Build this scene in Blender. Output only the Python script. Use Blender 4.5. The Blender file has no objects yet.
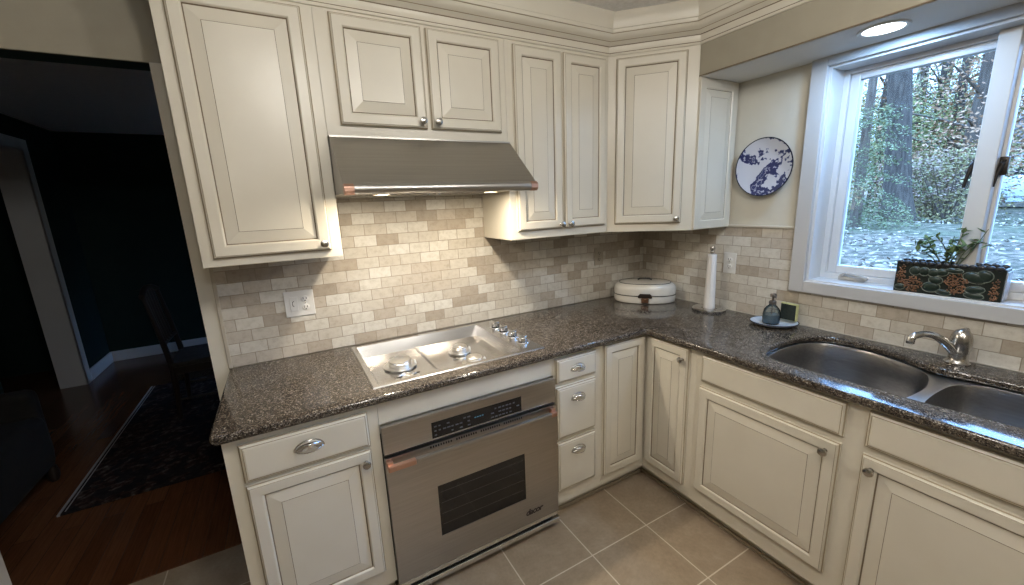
import bpy, bmesh, math, random
from mathutils import Matrix, Vector
random.seed(7)
S = bpy.context.scene
COL = S.collection
PI = math.pi
V = Vector

# ------------------------------------------------------------------ materials
def mat(name, col, rough=.5, metal=0., spec=.5, coat=0., emit=None, estr=0., alpha=1.):
    m = bpy.data.materials.new(name); m.use_nodes = True
    b = m.node_tree.nodes['Principled BSDF']
    b.inputs['Base Color'].default_value = (*col, 1)
    b.inputs['Roughness'].default_value = rough
    b.inputs['Metallic'].default_value = metal
    b.inputs['Specular IOR Level'].default_value = spec
    b.inputs['Coat Weight'].default_value = coat
    b.inputs['Coat Roughness'].default_value = .1
    if emit:
        b.inputs['Emission Color'].default_value = (*emit, 1)
        b.inputs['Emission Strength'].default_value = estr
    return m

class NT:
    def __init__(s, m):
        s.t = m.node_tree; s.b = s.t.nodes.get('Principled BSDF')
    def n(s, typ, **kw):
        nd = s.t.nodes.new(typ)
        for k, v in kw.items():
            if k in nd.inputs.keys(): nd.inputs[k].default_value = v
            else: setattr(nd, k, v)
        return nd
    def l(s, a, b): s.t.links.new(a, b)
    def ramp(s, fac, stops, interp='LINEAR'):
        r = s.n('ShaderNodeValToRGB'); cr = r.color_ramp; cr.interpolation = interp
        while len(cr.elements) < len(stops): cr.elements.new(.5)
        for e, (p, c) in zip(cr.elements, stops): e.position = p; e.color = (*c, 1)
        s.l(fac, r.inputs[0]); return r.outputs[0]
    def mix(s, fac, a, b, blend='MIX'):
        m = s.n('ShaderNodeMix', data_type='RGBA', blend_type=blend)
        for sock, v in ((m.inputs[0], fac), (m.inputs[6], a), (m.inputs[7], b)):
            if isinstance(v, (float, int)): sock.default_value = v
            elif isinstance(v, tuple): sock.default_value = (*v, 1)
            else: s.l(v, sock)
        return m.outputs[2]
    def coord(s, swiz=None, off=(0, 0, 0)):
        tc = s.n('ShaderNodeTexCoord'); o = tc.outputs['Object']
        if swiz:
            sp = s.n('ShaderNodeSeparateXYZ'); cb = s.n('ShaderNodeCombineXYZ'); s.l(o, sp.inputs[0])
            for i, ax in enumerate(swiz): s.l(sp.outputs['xyz'.index(ax)], cb.inputs[i])
            o = cb.outputs[0]
        mp = s.n('ShaderNodeMapping'); mp.inputs['Location'].default_value = off
        s.l(o, mp.inputs[0]); return mp.outputs[0]
    def noise(s, vec, scale, detail=3., rough=.5):
        nd = s.n('ShaderNodeTexNoise'); nd.inputs['Scale'].default_value = scale
        nd.inputs['Detail'].default_value = detail; nd.inputs['Roughness'].default_value = rough
        s.l(vec, nd.inputs['Vector']); return nd.outputs['Fac']
    def bump(s, h, strength=.3, dist=.002):
        b = s.n('ShaderNodeBump'); b.inputs['Strength'].default_value = strength
        b.inputs['Distance'].default_value = dist
        s.l(h, b.inputs['Height']); s.l(b.outputs[0], s.b.inputs['Normal'])

def noisy(name, c1, c2, scale, rough=.5, metal=0., spec=.5, bump=0., bscale=None, stretch=None):
    m = mat(name, c1, rough, metal, spec); t = NT(m); v = t.coord()
    if stretch:
        mp = t.n('ShaderNodeMapping'); mp.inputs['Scale'].default_value = stretch; t.l(v, mp.inputs[0]); v = mp.outputs[0]
    f = t.noise(v, scale)
    t.l(t.ramp(f, [(.3, c1), (.7, c2)]), t.b.inputs['Base Color'])
    if bump: t.bump(t.noise(v, bscale or scale * 4), bump)
    return m

CREAM = noisy('cream_paint', (.61, .568, .475), (.635, .593, .50), 6, rough=.33, spec=.45)
GLAZE = mat('brown_glaze', (.16, .115, .07), .45)
PALEGLAZE = mat('light_glaze', (.31, .25, .165), .42)  # paler brown glaze pigment for door edges and crown steps
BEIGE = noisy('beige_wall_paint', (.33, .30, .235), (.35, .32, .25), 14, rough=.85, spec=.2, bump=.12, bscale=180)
WHITEPAINT = mat('white_window_paint', (.64, .65, .66), .32)
CEIL = noisy('textured_ceiling', (.76, .76, .75), (.88, .88, .87), 60, rough=.95, spec=.1, bump=.25, bscale=150)
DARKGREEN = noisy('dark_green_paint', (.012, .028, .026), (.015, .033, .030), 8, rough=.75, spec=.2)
DINCEIL = noisy('dining_ceiling_paint', (.82, .80, .78), (.88, .86, .84), 50, rough=.95, spec=.1, bump=.15, bscale=120)
DINTRIM = mat('dining_white_trim', (.76, .76, .76), .4)
STEEL = noisy('brushed_steel', (.42, .405, .385), (.48, .465, .445), 5, rough=.30, metal=1., stretch=(1, 40, 40))
HOODSTEEL = noisy('hood_steel', (.40, .385, .36), (.45, .435, .405), 3, rough=.33, metal=1., stretch=(1, 60, 60))
BRIGHTSTEEL = noisy('cooktop_steel', (.58, .57, .56), (.65, .64, .63), 4, rough=.22, metal=1., stretch=(2, 30, 30))
SINKSTEEL = noisy('sink_steel', (.34, .33, .32), (.42, .41, .40), 4, rough=.30, metal=1., stretch=(30, 2, 30))
CHROME = mat('polished_chrome', (.78, .78, .78), .1, 1.)
NICKEL = mat('brushed_nickel', (.52, .50, .47), .24, 1.)
COPPER = mat('copper', (.64, .40, .31), .34, 1.)
BLACKGLASS = mat('black_glass', (.008, .008, .009), .06, 0, .6)
OVENGLASS = noisy('oven_window_glass', (.010, .009, .008), (.018, .015, .012), 5, rough=.06, spec=.4)
BLACK = mat('black_enamel', (.012, .012, .012), .4)
DARK = mat('dark_slot', (.02, .018, .016), .6)
PLASTIC = mat('white_plastic', (.70, .69, .66), .35)
TANPLASTIC = mat('stone_coloured_plastic', (.40, .35, .28), .5)
ENAMEL = mat('white_enamel', (.66, .64, .59), .16, spec=.6)
PAPER = mat('paper_towel_white', (.82, .81, .80), .9, spec=.1)
BROWNMETAL = mat('brown_bronze', (.16, .085, .05), .35, .6)
DARKWOOD = noisy('dark_wood', (.012, .008, .006), (.022, .014, .010), 8, rough=.4)
SEATFAB = noisy('seat_fabric', (.03, .027, .025), (.06, .055, .05), 30, rough=.9)
DARKFAB = noisy('dark_upholstery', (.004, .0035, .003), (.007, .006, .005), 20, rough=.9)
GREYMARK = mat('grey_print', (.07, .075, .085), .5)
BULB = mat('frosted_led_lens', (.9, .9, .9), .5, emit=(.80, .92, 1.0), estr=3)
HALOGEN = mat('halogen_lamp_lens', (.9, .85, .7), .4, emit=(1., .80, .52), estr=14)
CANLENS = mat('ceiling_lamp_lens', (.9, .9, .85), .5, emit=(1., .90, .74), estr=9)

def granite():
    m = mat('brown_granite', (.1, .07, .05), .13, spec=.55); t = NT(m); v = t.coord()
    vo = t.n('ShaderNodeTexVoronoi', Scale=330.); t.l(v, vo.inputs['Vector'])
    sp = t.n('ShaderNodeSeparateColor'); t.l(vo.outputs['Color'], sp.inputs[0])
    c = t.ramp(sp.outputs[0], [(0., (.014, .011, .010)), (.25, (.026, .021, .018)), (.45, (.070, .055, .043)),
                               (.70, (.115, .093, .072)), (.86, (.19, .162, .13)), (.96, (.30, .27, .23)), (1., (.36, .335, .295))])
    f = t.noise(v, 55, 4, .6)
    d = t.ramp(f, [(.35, (.55, .52, .50)), (.6, (1, 1, 1))])
    t.l(t.mix(1., c, d, 'MULTIPLY'), t.b.inputs['Base Color'])
    return m
GRANITE = granite()

def stone_tile(name, swiz, off):
    m = mat(name, (.6, .55, .46), .42, spec=.35); t = NT(m); v = t.coord(swiz, off)
    br = t.n('ShaderNodeTexBrick', offset=.5, offset_frequency=2)
    for k, x in (('Scale', 1.), ('Brick Width', .1035), ('Row Height', .0525), ('Mortar Size', .0016), ('Mortar Smooth', .25), ('Bias', 0.)):
        br.inputs[k].default_value = x
    br.inputs['Color1'].default_value = (0, 0, 0, 1); br.inputs['Color2'].default_value = (1, 1, 1, 1)
    br.inputs['Mortar'].default_value = (.5, .5, .5, 1)
    t.l(v, br.inputs['Vector'])
    c = t.ramp(br.outputs['Color'], [(0., (.39, .34, .275)), (.14, (.43, .375, .305)), (.26, (.50, .45, .38)), (.42, (.54, .50, .43)), (.60, (.57, .54, .475)),
                                     (.78, (.62, .595, .53)), (1., (.66, .64, .585))])
    cloud = t.noise(v, 34, 6, .72)
    d = t.ramp(cloud, [(.3, (.74, .71, .66)), (.5, (.97, .96, .95)), (.7, (1.07, 1.07, 1.07))])
    c = t.mix(.8, c, d, 'MULTIPLY')
    c = t.mix(br.outputs['Fac'], c, (.31, .265, .205))
    t.l(c, t.b.inputs['Base Color'])
    inv = t.n('ShaderNodeMath', operation='SUBTRACT'); inv.inputs[0].default_value = 1.; t.l(br.outputs['Fac'], inv.inputs[1])
    ad = t.n('ShaderNodeMath', operation='MULTIPLY_ADD'); t.l(cloud, ad.inputs[0]); ad.inputs[1].default_value = .35; t.l(inv.outputs[0], ad.inputs[2])
    t.bump(ad.outputs[0], .45, .002)
    return m
TILE_B = stone_tile('tumbled_stone_tile', 'xzy', (2.465 + .05175 - .1035 * 2, -.914 + .0525 * 8, 0))
TILE_R = stone_tile('tumbled_stone_tile_window_wall', 'yzx', (.03, -.914 + .0525 * 8, 0))

def floor_tile():
    m = mat('beige_floor_tile', (.3, .25, .2), .38, spec=.4); t = NT(m); v = t.coord(None, (.831 + .0015, .85 + .0015, 0))
    br = t.n('ShaderNodeTexBrick', offset=0., offset_frequency=1)
    for k, x in (('Scale', 1.), ('Brick Width', .336), ('Row Height', .336), ('Mortar Size', .0028), ('Mortar Smooth', .1)):
        br.inputs[k].default_value = x
    br.inputs['Color1'].default_value = (.2, .2, .2, 1); br.inputs['Color2'].default_value = (.8, .8, .8, 1)
    t.l(v, br.inputs['Vector'])
    n1 = t.noise(v, 9, 6, .7); n2 = t.noise(v, 70, 4, .7)
    c = t.ramp(n1, [(.3, (.28, .215, .15)), (.55, (.335, .265, .19)), (.75, (.39, .32, .24))])
    d = t.ramp(n2, [(.3, (.86, .85, .84)), (.7, (1.05, 1.05, 1.05))])
    c = t.mix(.9, c, d, 'MULTIPLY')
    c = t.mix(br.outputs['Fac'], c, (.60, .53, .43))
    t.l(c, t.b.inputs['Base Color'])
    inv = t.n('ShaderNodeMath', operation='SUBTRACT'); inv.inputs[0].default_value = 1.; t.l(br.outputs['Fac'], inv.inputs[1])
    ad = t.n('ShaderNodeMath', operation='MULTIPLY_ADD'); t.l(n2, ad.inputs[0]); ad.inputs[1].default_value = .25; t.l(inv.outputs[0], ad.inputs[2])
    t.bump(ad.outputs[0], .3, .002)
    return m
FLOORT = floor_tile()

def wood_floor():
    m = mat('red_brown_wood_floor', (.1, .04, .02), .22, spec=.5); t = NT(m); v = t.coord('yxz')
    br = t.n('ShaderNodeTexBrick', offset=.37, offset_frequency=2)
    for k, x in (('Scale', 1.), ('Brick Width', 1.1), ('Row Height', .085), ('Mortar Size', .001)):
        br.inputs[k].default_value = x
    br.inputs['Color1'].default_value = (.105, .040, .017, 1); br.inputs['Color2'].default_value = (.165, .070, .032, 1)
    br.inputs['Mortar'].default_value = (.03, .012, .006, 1)
    t.l(v, br.inputs['Vector'])
    mp = t.n('ShaderNodeMapping'); mp.inputs['Scale'].default_value = (2, 40, 1); t.l(v, mp.inputs[0])
    g = t.noise(mp.outputs[0], 3, 5, .6)
    t.l(t.mix(.8, br.outputs['Color'], t.ramp(g, [(.3, (.6, .55, .5)), (.7, (1.1, 1.1, 1.1))]), 'MULTIPLY'), t.b.inputs['Base Color'])
    return m
WOODF = wood_floor()

def rug_mat():
    m = mat('dark_patterned_rug', (.05, .03, .03), .95, spec=.1); t = NT(m); v = t.coord()
    vo = t.n('ShaderNodeTexVoronoi', Scale=17.); t.l(v, vo.inputs['Vector'])
    f = t.noise(v, 26, 4, .7)
    c = t.ramp(f, [(.38, (.010, .008, .008)), (.5, (.035, .018, .015)), (.60, (.07, .058, .05)), (.7, (.14, .12, .11))])
    sp = t.n('ShaderNodeSeparateColor'); t.l(vo.outputs['Color'], sp.inputs[0])
    t.l(t.mix(t.ramp(sp.outputs[0], [(.45, (0, 0, 0)), (.55, (.8, .8, .8))], 'CONSTANT'), c, (.012, .011, .013)), t.b.inputs['Base Color'])
    return m
RUGM = rug_mat()
RUGEDGE = mat('pale_rug_binding', (.36, .34, .33), .95)

def plate_mat():
    m = mat('blue_and_white_glaze', (.7, .7, .75), .15, spec=.6); t = NT(m); v = t.coord()
    n1 = t.noise(v, 13, 3, .55); n2 = t.noise(v, 55, 3, .6)
    sp = t.n('ShaderNodeSeparateXYZ'); t.l(v, sp.inputs[0])
    # more blue towards one side and in a diagonal band: painted decoration of the plate
    a = t.n('ShaderNodeMath', operation='MULTIPLY_ADD'); t.l(sp.outputs[1], a.inputs[0]); a.inputs[1].default_value = -.7; t.l(n1, a.inputs[2])
    b = t.n('ShaderNodeMath', operation='MULTIPLY_ADD'); t.l(n2, b.inputs[0]); b.inputs[1].default_value = .2; t.l(a.outputs[0], b.inputs[2])
    c = t.ramp(b.outputs[0], [(0., (.60, .61, .66)), (.605, (.56, .57, .64)), (.615, (.10, .12, .26)), (.64, (.02, .026, .09)), (.715, (.03, .035, .12)), (.725, (.42, .44, .55)), (.735, (.40, .42, .53)), (.745, (.03, .04, .13))])
    t.l(c, t.b.inputs['Base Color'])
    return m
PLATEM = plate_mat()
NAVY = mat('navy_rim', (.012, .014, .035), .2)

def bark(name, c1, c2):
    return noisy(name, c1, c2, 6, rough=.95, spec=.1, bump=.8, bscale=14, stretch=(4, 4, .6))
BARK = bark('grey_bark', (0.033, 0.024, 0.018), (0.078, 0.060, 0.045))
BARK2 = bark('brown_bark', (0.060, 0.042, 0.030), (0.120, 0.090, 0.066))
def leafm(name, c1, c2):
    m = noisy(name, c1, c2, 2.2, rough=.7, spec=.25); return m
LEAF_FIR = leafm('fir_green', (0.076, 0.086, 0.036), (0.172, 0.174, 0.075))
LEAF_GREEN = leafm('leaf_green', (0.130, 0.132, 0.040), (0.277, 0.241, 0.081))
LEAF_YEL = leafm('leaf_yellow', (0.223, 0.223, 0.099), (0.322, 0.298, 0.149))
LEAF_ORANGE = leafm('leaf_orange', (0.223, 0.105, 0.050), (0.335, 0.186, 0.099))
LEAF_PINK = leafm('leaf_russet', (0.161, 0.099, 0.068), (0.285, 0.192, 0.136))
LEAF_BLUE = leafm('leaf_grey_green', (0.113, 0.096, 0.038), (0.234, 0.175, 0.071))
SPROUT = leafm('houseplant_leaf', (.10, .17, .08), (.20, .29, .14))
STEMM = mat('plant_stem', (.075, .10, .055), .7)
def ground_mat():
    m = mat('leaf_litter', (.3, .3, .25), .95, spec=.1); t = NT(m); v = t.coord()
    n1 = t.noise(v, 7, 6, .75); n2 = t.noise(v, .6, 3, .5)
    c = t.ramp(n1, [(.3, (.012, .011, .006)), (.45, (.035, .030, .017)), (.55, (.085, .065, .045)), (.68, (.20, .15, .11))])
    d = t.ramp(n2, [(.4, (.72, .85, .62)), (.6, (1, .93, .9))])
    t.l(t.mix(.8, c, d, 'MULTIPLY'), t.b.inputs['Base Color'])
    return m
GROUNDM = ground_mat()
def glass_mat(name, tint=(.97, .985, 1.)):
    m = bpy.data.materials.new(name); m.use_nodes = True; t = m.node_tree; t.nodes.clear()
    o = t.nodes.new('ShaderNodeOutputMaterial'); mx = t.nodes.new('ShaderNodeMixShader')
    tr = t.nodes.new('ShaderNodeBsdfTransparent'); tr.inputs[0].default_value = (*tint, 1)
    gl = t.nodes.new('ShaderNodeBsdfGlossy'); gl.inputs['Roughness'].default_value = .01
    fr = t.nodes.new('ShaderNodeFresnel'); fr.inputs[0].default_value = 1.35
    t.links.new(fr.outputs[0], mx.inputs[0]); t.links.new(tr.outputs[0], mx.inputs[1]); t.links.new(gl.outputs[0], mx.inputs[2])
    t.links.new(mx.outputs[0], o.inputs[0]); return m
GLASS = glass_mat('window_glass')
BOTTLEGLASS = glass_mat('blue_grey_bottle_glass', (.74, .80, .84))
LIQUID = mat('blue_grey_soap', (.24, .30, .34), .15, spec=.6)

# ------------------------------------------------------------------ mesh helpers
WORLD = {}
def W(o): return WORLD.get(o.name, Matrix())

def frame(origin, u, w):
    u = V(u).normalized(); w = V(w).normalized(); v = w.cross(u)
    M = Matrix.Identity(4)
    for i in range(3): M[i][0], M[i][1], M[i][2], M[i][3] = u[i], v[i], w[i], origin[i]
    return M

def obj(name, bm, mats, parent=None, smooth=False, origin=None, angle=35):
    if not isinstance(mats, (list, tuple)): mats = [mats]
    me = bpy.data.meshes.new(name)
    Mw = W(parent) if parent else Matrix()
    Mo = Mw
    if origin is not None: Mo = Matrix.Translation(V(origin))
    bm.transform(Mo.inverted())
    bmesh.ops.recalc_face_normals(bm, faces=bm.faces[:])
    bm.to_mesh(me); bm.free()
    for m in mats: me.materials.append(m)
    o = bpy.data.objects.new(name, me); COL.objects.link(o)
    WORLD[o.name] = Mo
    if parent:
        o.parent = parent; o.matrix_local = Mw.inverted() @ Mo
    else: o.matrix_world = Mo
    if smooth:
        for p in me.polygons: p.use_smooth = True
        me.set_sharp_from_angle(angle=math.radians(angle))
    return o

def tag(o, label=None, cat=None, group=None, kind=None):
    if label: o['label'] = label
    if cat: o['category'] = cat
    if group: o['group'] = group
    if kind: o['kind'] = kind
    return o

def thing(name, label, cat, loc=(0, 0, 0), group=None, kind=None):
    o = bpy.data.objects.new(name, None); COL.objects.link(o)
    o.empty_display_size = .05
    o.location = loc; WORLD[o.name] = Matrix.Translation(V(loc))
    return tag(o, label, cat, group, kind)

def struct(name, bm, mats, label=None, smooth=False):
    o = obj(name, bm, mats, None, smooth); o['kind'] = 'structure'
    if label: o['label'] = label
    return o

def B(): return bmesh.new()

def box(bm, x0, x1, y0, y1, z0, z1, bev=0., M=None, mi=0, seg=2):
    x0, x1 = min(x0, x1), max(x0, x1); y0, y1 = min(y0, y1), max(y0, y1); z0, z1 = min(z0, z1), max(z0, z1)
    t = bmesh.new(); r = bmesh.ops.create_cube(t, size=1.)
    for v in t.verts: v.co = V(((x0 + x1) / 2 + v.co.x * (x1 - x0), (y0 + y1) / 2 + v.co.y * (y1 - y0), (z0 + z1) / 2 + v.co.z * (z1 - z0)))
    if bev: bmesh.ops.bevel(t, geom=t.edges[:], offset=bev, segments=seg, profile=.5, affect='EDGES')
    add(bm, t, M, mi)

def add(bm, t, M=None, mi=None):
    if M is not None: t.transform(M)
    mp = {v: bm.verts.new(v.co) for v in t.verts}
    for f in t.faces:
        try: nf = bm.faces.new([mp[v] for v in f.verts])
        except ValueError: continue
        nf.material_index = f.material_index if mi is None else mi
    t.free()

def lathe(bm, prof, seg=32, M=None, mi=0, sx=1., sy=1., p=2., loop=False):
    t = bmesh.new(); rings = []
    for r, z in prof:
        if r < 1e-6: rings.append([t.verts.new((0, 0, z))]); continue
        ring = []
        for i in range(seg):
            a = 2 * PI * i / seg; c, s = math.cos(a), math.sin(a)
            k = (abs(c) ** p + abs(s) ** p) ** (-1 / p)
            ring.append(t.verts.new((r * sx * c * k, r * sy * s * k, z)))
        rings.append(ring)
    for a, b in zip(rings, rings[1:] + ([rings[0]] if loop else [])):
        if len(a) == 1 and len(b) == 1: continue
        for i in range(seg):
            j = (i + 1) % seg
            if len(a) == 1: t.faces.new((a[0], b[i], b[j]))
            elif len(b) == 1: t.faces.new((a[i], a[j], b[0]))
            else: t.faces.new((a[i], a[j], b[j], b[i]))
    for ring in (rings[0], rings[-1]):
        if len(ring) > 1 and not loop: t.faces.new(ring)
    add(bm, t, M, mi)

def tube(bm, pts, rad, seg=10, mi=0, caps=True, flat=1.):
    pts = [V(p) for p in pts]; n = len(pts)
    rads = rad if isinstance(rad, (list, tuple)) else [rad] * n
    t = bmesh.new(); rings = []
    up = V((0, 0, 1))
    d0 = (pts[1] - pts[0]).normalized()
    if abs(d0.dot(up)) > .95: up = V((0, 1, 0))
    for i, p in enumerate(pts):
        d = (pts[min(i + 1, n - 1)] - pts[max(i - 1, 0)]).normalized()
        s = d.cross(up).normalized(); u = s.cross(d)
        rings.append([t.verts.new(p + (s * math.cos(2 * PI * k / seg) + u * math.sin(2 * PI * k / seg) * flat) * rads[i]) for k in range(seg)])
    for a, b in zip(rings, rings[1:]):
        for i in range(seg): t.faces.new((a[i], a[(i + 1) % seg], b[(i + 1) % seg], b[i]))
    if caps: t.faces.new(rings[0]); t.faces.new(rings[-1])
    add(bm, t, None, mi)

def prism(bm, poly, h0, h1, M=None, mi=0, bev=0.):
    """poly in local xy, extruded local z h0..h1"""
    t = bmesh.new()
    a = [t.verts.new((x, y, h0)) for x, y in poly]; b = [t.verts.new((x, y, h1)) for x, y in poly]
    n = len(poly)
    t.faces.new(a); t.faces.new(b)
    for i in range(n): t.faces.new((a[i], a[(i + 1) % n], b[(i + 1) % n], b[i]))
    if bev: bmesh.ops.bevel(t, geom=t.edges[:], offset=bev, segments=2, profile=.5, affect='EDGES')
    add(bm, t, M, mi)

def rings_panel(bm, x0, x1, z0, z1, steps, M):
    """concentric rectangles: steps = [(inset, out, material of the strip that leads to the next)]"""
    t = bmesh.new(); rs = []
    for ins, out, mi in steps:
        rs.append([t.verts.new(c) for c in ((x0 + ins, z0 + ins, out), (x1 - ins, z0 + ins, out), (x1 - ins, z1 - ins, out), (x0 + ins, z1 - ins, out))])
    for k in range(len(rs) - 1):
        a, b = rs[k], rs[k + 1]
        for i in range(4):
            f = t.faces.new((a[i], a[(i + 1) % 4], b[(i + 1) % 4], b[i])); f.material_index = steps[k][2]
    f = t.faces.new(rs[-1]); f.material_index = 0
    f = t.faces.new(rs[0]); f.material_index = 0
    add(bm, t, M)

DOORP = [(0, 0, 0), (0, .010, 2), (.0035, .0125, 0), (.0045, .0165, 0), (.008, .0195, 2), (.0095, .0205, 0), (.040, .0205, 0), (.0425, .019, 0), (.0455, .0145, 1),
         (.0475, .0125, 1), (.0490, .0115, 0), (.0885, .0180, 1), (.0900, .0185, 0)]
DRAWP = [(0, 0, 0), (0, .010, 2), (.0035, .0125, 0), (.005, .0155, 0), (.009, .0185, 2), (.0115, .0185, 0), (.016, .0205, 0)]
PAINT = [CREAM, GLAZE, PALEGLAZE]

def door(parent, M, x0, x1, z0, z1, name='door', prof=DOORP):
    bm = B(); rings_panel(bm, x0, x1, z0, z1, prof, M)
    return obj(name, bm, PAINT, parent)

def knob(parent, M, x, z, out=.0205):
    bm = B()
    K = M @ Matrix.Translation((x, z, out))
    lathe(bm, [(0.0085, 0), (.0085, .002), (.0045, .004), (.0042, .012), (.009, .015), (.0142, .019), (.0150, .022), (.0135, .0255), (.008, .028), (0, .0288)], 24, K)
    o = obj('knob', bm, NICKEL, parent, True); o['label'] = 'brushed nickel knob'; return o

def cup_pull(parent, M, x, z, out=.0205, w=.041, h=.030, d=.026):
    bm = B(); t = bmesh.new(); N, K = 20, 8
    for sc in (1., .9):
        g = []
        for k in range(K + 1):
            ph = (PI / 2) * k / K
            row = []
            for i in range(N + 1):
                th = PI * i / N
                row.append(t.verts.new((math.cos(th) * w * sc * (math.cos(ph * .9)), math.sin(th) * h * sc * math.cos(ph * .5) + 0.0 - .010, d * sc * math.sin(ph) * (0.35 + .65 * math.sin(th)))))
            g.append(row)
        for a, b in zip(g, g[1:]):
            for i in range(N): t.faces.new((a[i], a[i + 1], b[i + 1], b[i]))
    add(bm, t, M @ Matrix.Translation((x, z, out)))
    # flange round the dome
    pts = [(math.cos(PI * i / N) * (w + .003), math.sin(PI * i / N) * (h + .003) - .010) for i in range(N + 1)]
    prism(bm, pts, 0, .002, M @ Matrix.Translation((x, z, out)))
    # front lip bead
    tube(bm, [M @ V((x + w * .95 * math.cos(PI * i / 12), z - .010 + .0, out + .003 + d * (.35 + .65 * math.sin(PI * i / 12)) * math.sin(PI * i / 12))) for i in range(13)], .0018, 6)
    o = obj('cup_pull', bm, CHROME, parent, True, angle=60); o['label'] = 'polished chrome cup pull'; return o

FB = lambda y: frame((0, y, 0), (1, 0, 0), (0, -1, 0))            # local (x, z, out) on the range wall
FR = lambda x: frame((x, 0, 0), (0, -1, 0), (-1, 0, 0))           # local (-y, z, out) on the window wall

# ------------------------------------------------------------------ room shell
CZ = 2.44
LX, FY = -4.4, -4.0
bm = B(); box(bm, LX, .0, FY, .10, -.05, 0); struct('floor', bm, FLOORT, 'beige ceramic floor tiles with pale grout')
bm = B(); box(bm, -7., -.6, .10, 4.1, -.05, -.001); struct('floor_dining', bm, WOODF, 'dark red-brown wood floor of the dining room')
bm = B(); box(bm, LX, .17, FY, .0, CZ, CZ + .05); struct('ceiling', bm, CEIL, 'white textured kitchen ceiling')
bm = B(); box(bm, -7., -.6, .12, 4.1, CZ, CZ + .05); struct('ceiling_dining', bm, DINCEIL)
# range wall: kitchen face and dining-room face, opening between x=-3.255 and -2.52 up to z=2.115
bm = B()
for (a, b, c, d) in ((-2.52, .0, 0, CZ), (-3.325, -2.52, 2.115, CZ), (LX, -3.325, 0, CZ)):
    box(bm, a, b, .010, .022, c, d)
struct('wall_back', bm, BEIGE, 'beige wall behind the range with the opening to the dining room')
bm = B()
for (a, b, c, d) in ((-2.52, -.6, 0, CZ), (-3.325, -2.52, 2.115, CZ), (LX, -3.325, 0, CZ)):
    box(bm, a, b, .022, .125, c, d)
struct('wall_dining_front', bm, DARKGREEN)
bm = B(); box(bm, -4.4, -.6, 3.95, 4.05, 0, CZ); struct('wall_dining_back', bm, DARKGREEN)
bm = B()
box(bm, -4.22, -4.05, 3.25, 3.95, 0, CZ); box(bm, -4.22, -4.05, .125, 2.05, 0, CZ); box(bm, -4.22, -4.05, 2.05, 3.25, 2.19, CZ)
struct('wall_dining_left', bm, DARKGREEN)
bm = B()
box(bm, -.85, -.7, .125, 2.7, 0, CZ); box(bm, -.85, -.7, 3.3, 3.95, 0, CZ); box(bm, -.85, -.7, 2.7, 3.3, 0, .9); box(bm, -.85, -.7, 2.7, 3.3, 2.1, CZ)
struct('wall_dining_right', bm, DARKGREEN)
bm = B(); box(bm, -7., -6.9, .125, 4.05, 0, CZ); box(bm, -6.9, -4.22, 4.0, 4.05, 0, CZ); box(bm, -6.9, -4.4, .1, .125, 0, CZ)
struct('wall_hall', bm, DARKGREEN)
# white lining and casing of the far opening
bm = B(); box(bm, -4.235, -4.035, 3.235, 3.25, 0, 2.19); box(bm, -4.05, -4.035, 3.235, 3.335, 0, 2.27, .003)
box(bm, -4.05, -4.035, 1.96, 3.235, 2.17, 2.27, .003); box(bm, -4.235, -4.035, 2.05, 3.235, 2.175, 2.19)
struct('trim_1', bm, DINTRIM, 'pale casing round the opening in the dining room wall')
bm = B(); box(bm, -4.05, -4.032, 3.335, 3.95, 0, .115, .004); box(bm, -4.05, -.85, 3.932, 3.95, 0, .115, .004)
struct('baseboard_dining', bm, DINTRIM, 'pale baseboard along the dark dining room walls')
bm = B(); box(bm, LX - .1, LX, FY, .0, 0, CZ); struct('wall_left', bm, BEIGE)
bm = B(); box(bm, LX, .17, FY - .1, FY, 0, CZ); struct('wall_front', bm, BEIGE)
# window wall with the window opening
WY0, WY1, WZ0, WZ1 = -1.035, -2.05, 1.135, 2.09
LITWALL = noisy('lit_wall_paint', (.60, .565, .475), (.62, .585, .50), 14, rough=.85, spec=.2, bump=.1, bscale=180)  # beige wall lightened here: window light put into the paint colour
bm = B()
for (a, b, c, d) in ((WY0, .022, 0, CZ), (FY, WY1, 0, CZ), (WY1, WY0, 0, WZ0), (WY1, WY0, WZ1, CZ)):
    box(bm, .010, .20, a, b, c, d)
struct('wall_right', bm, LITWALL, 'beige wall with the window over the sink')
bm = B(); box(bm, -2.521, -2.4675, .004, .0098, 0, 2.114, .001); struct('trim_9', bm, CREAM, 'cream strip at the end of the tiled wall')
# threshold between tile and wood
bm = B(); box(bm, -3.318, -2.52, .085, .115, -.002, .004, .002); struct('trim_2', bm, WOODF)
bm = B(); box(bm, -3.3249, -3.319, .010, .125, 0, 2.115, .001); struct('trim_8', bm, DINTRIM)

# backsplash
bm = B(); box(bm, -2.452, 0, 0, .010, .914, 1.70); o = struct('backsplash_back', bm, TILE_B, 'tumbled stone subway tiles on the range wall')
bm = B(); box(bm, 0, .010, 0, -.971, .914, 1.385); box(bm, 0, .010, -.971, -3.2, .914, 1.084)
struct('backsplash_right', bm, TILE_R, 'tumbled stone subway tiles on the window wall')
bm = B(); box(bm, -2.467, -2.452, -.004, .010, .914, 1.40, .003); struct('trim_3', bm, noisy('stone_pencil_trim', (.42, .37, .29), (.5, .45, .36), 20, rough=.4), 'stone edge strip at the end of the tiles')
bm = B(); box(bm, -.010, .010, -.61, -.972, 1.384, 1.396, .003); struct('trim_4', bm, mat('cream_cap', (.55, .50, .41), .4), 'thin cap strip on top of the tiles')
bm = B(); box(bm, -.003, .0, .0, -3.2, .914, .9165); struct('trim_5', bm, mat('caulk', (.62, .58, .50), .5), 'pale caulk line behind the counter')

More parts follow.
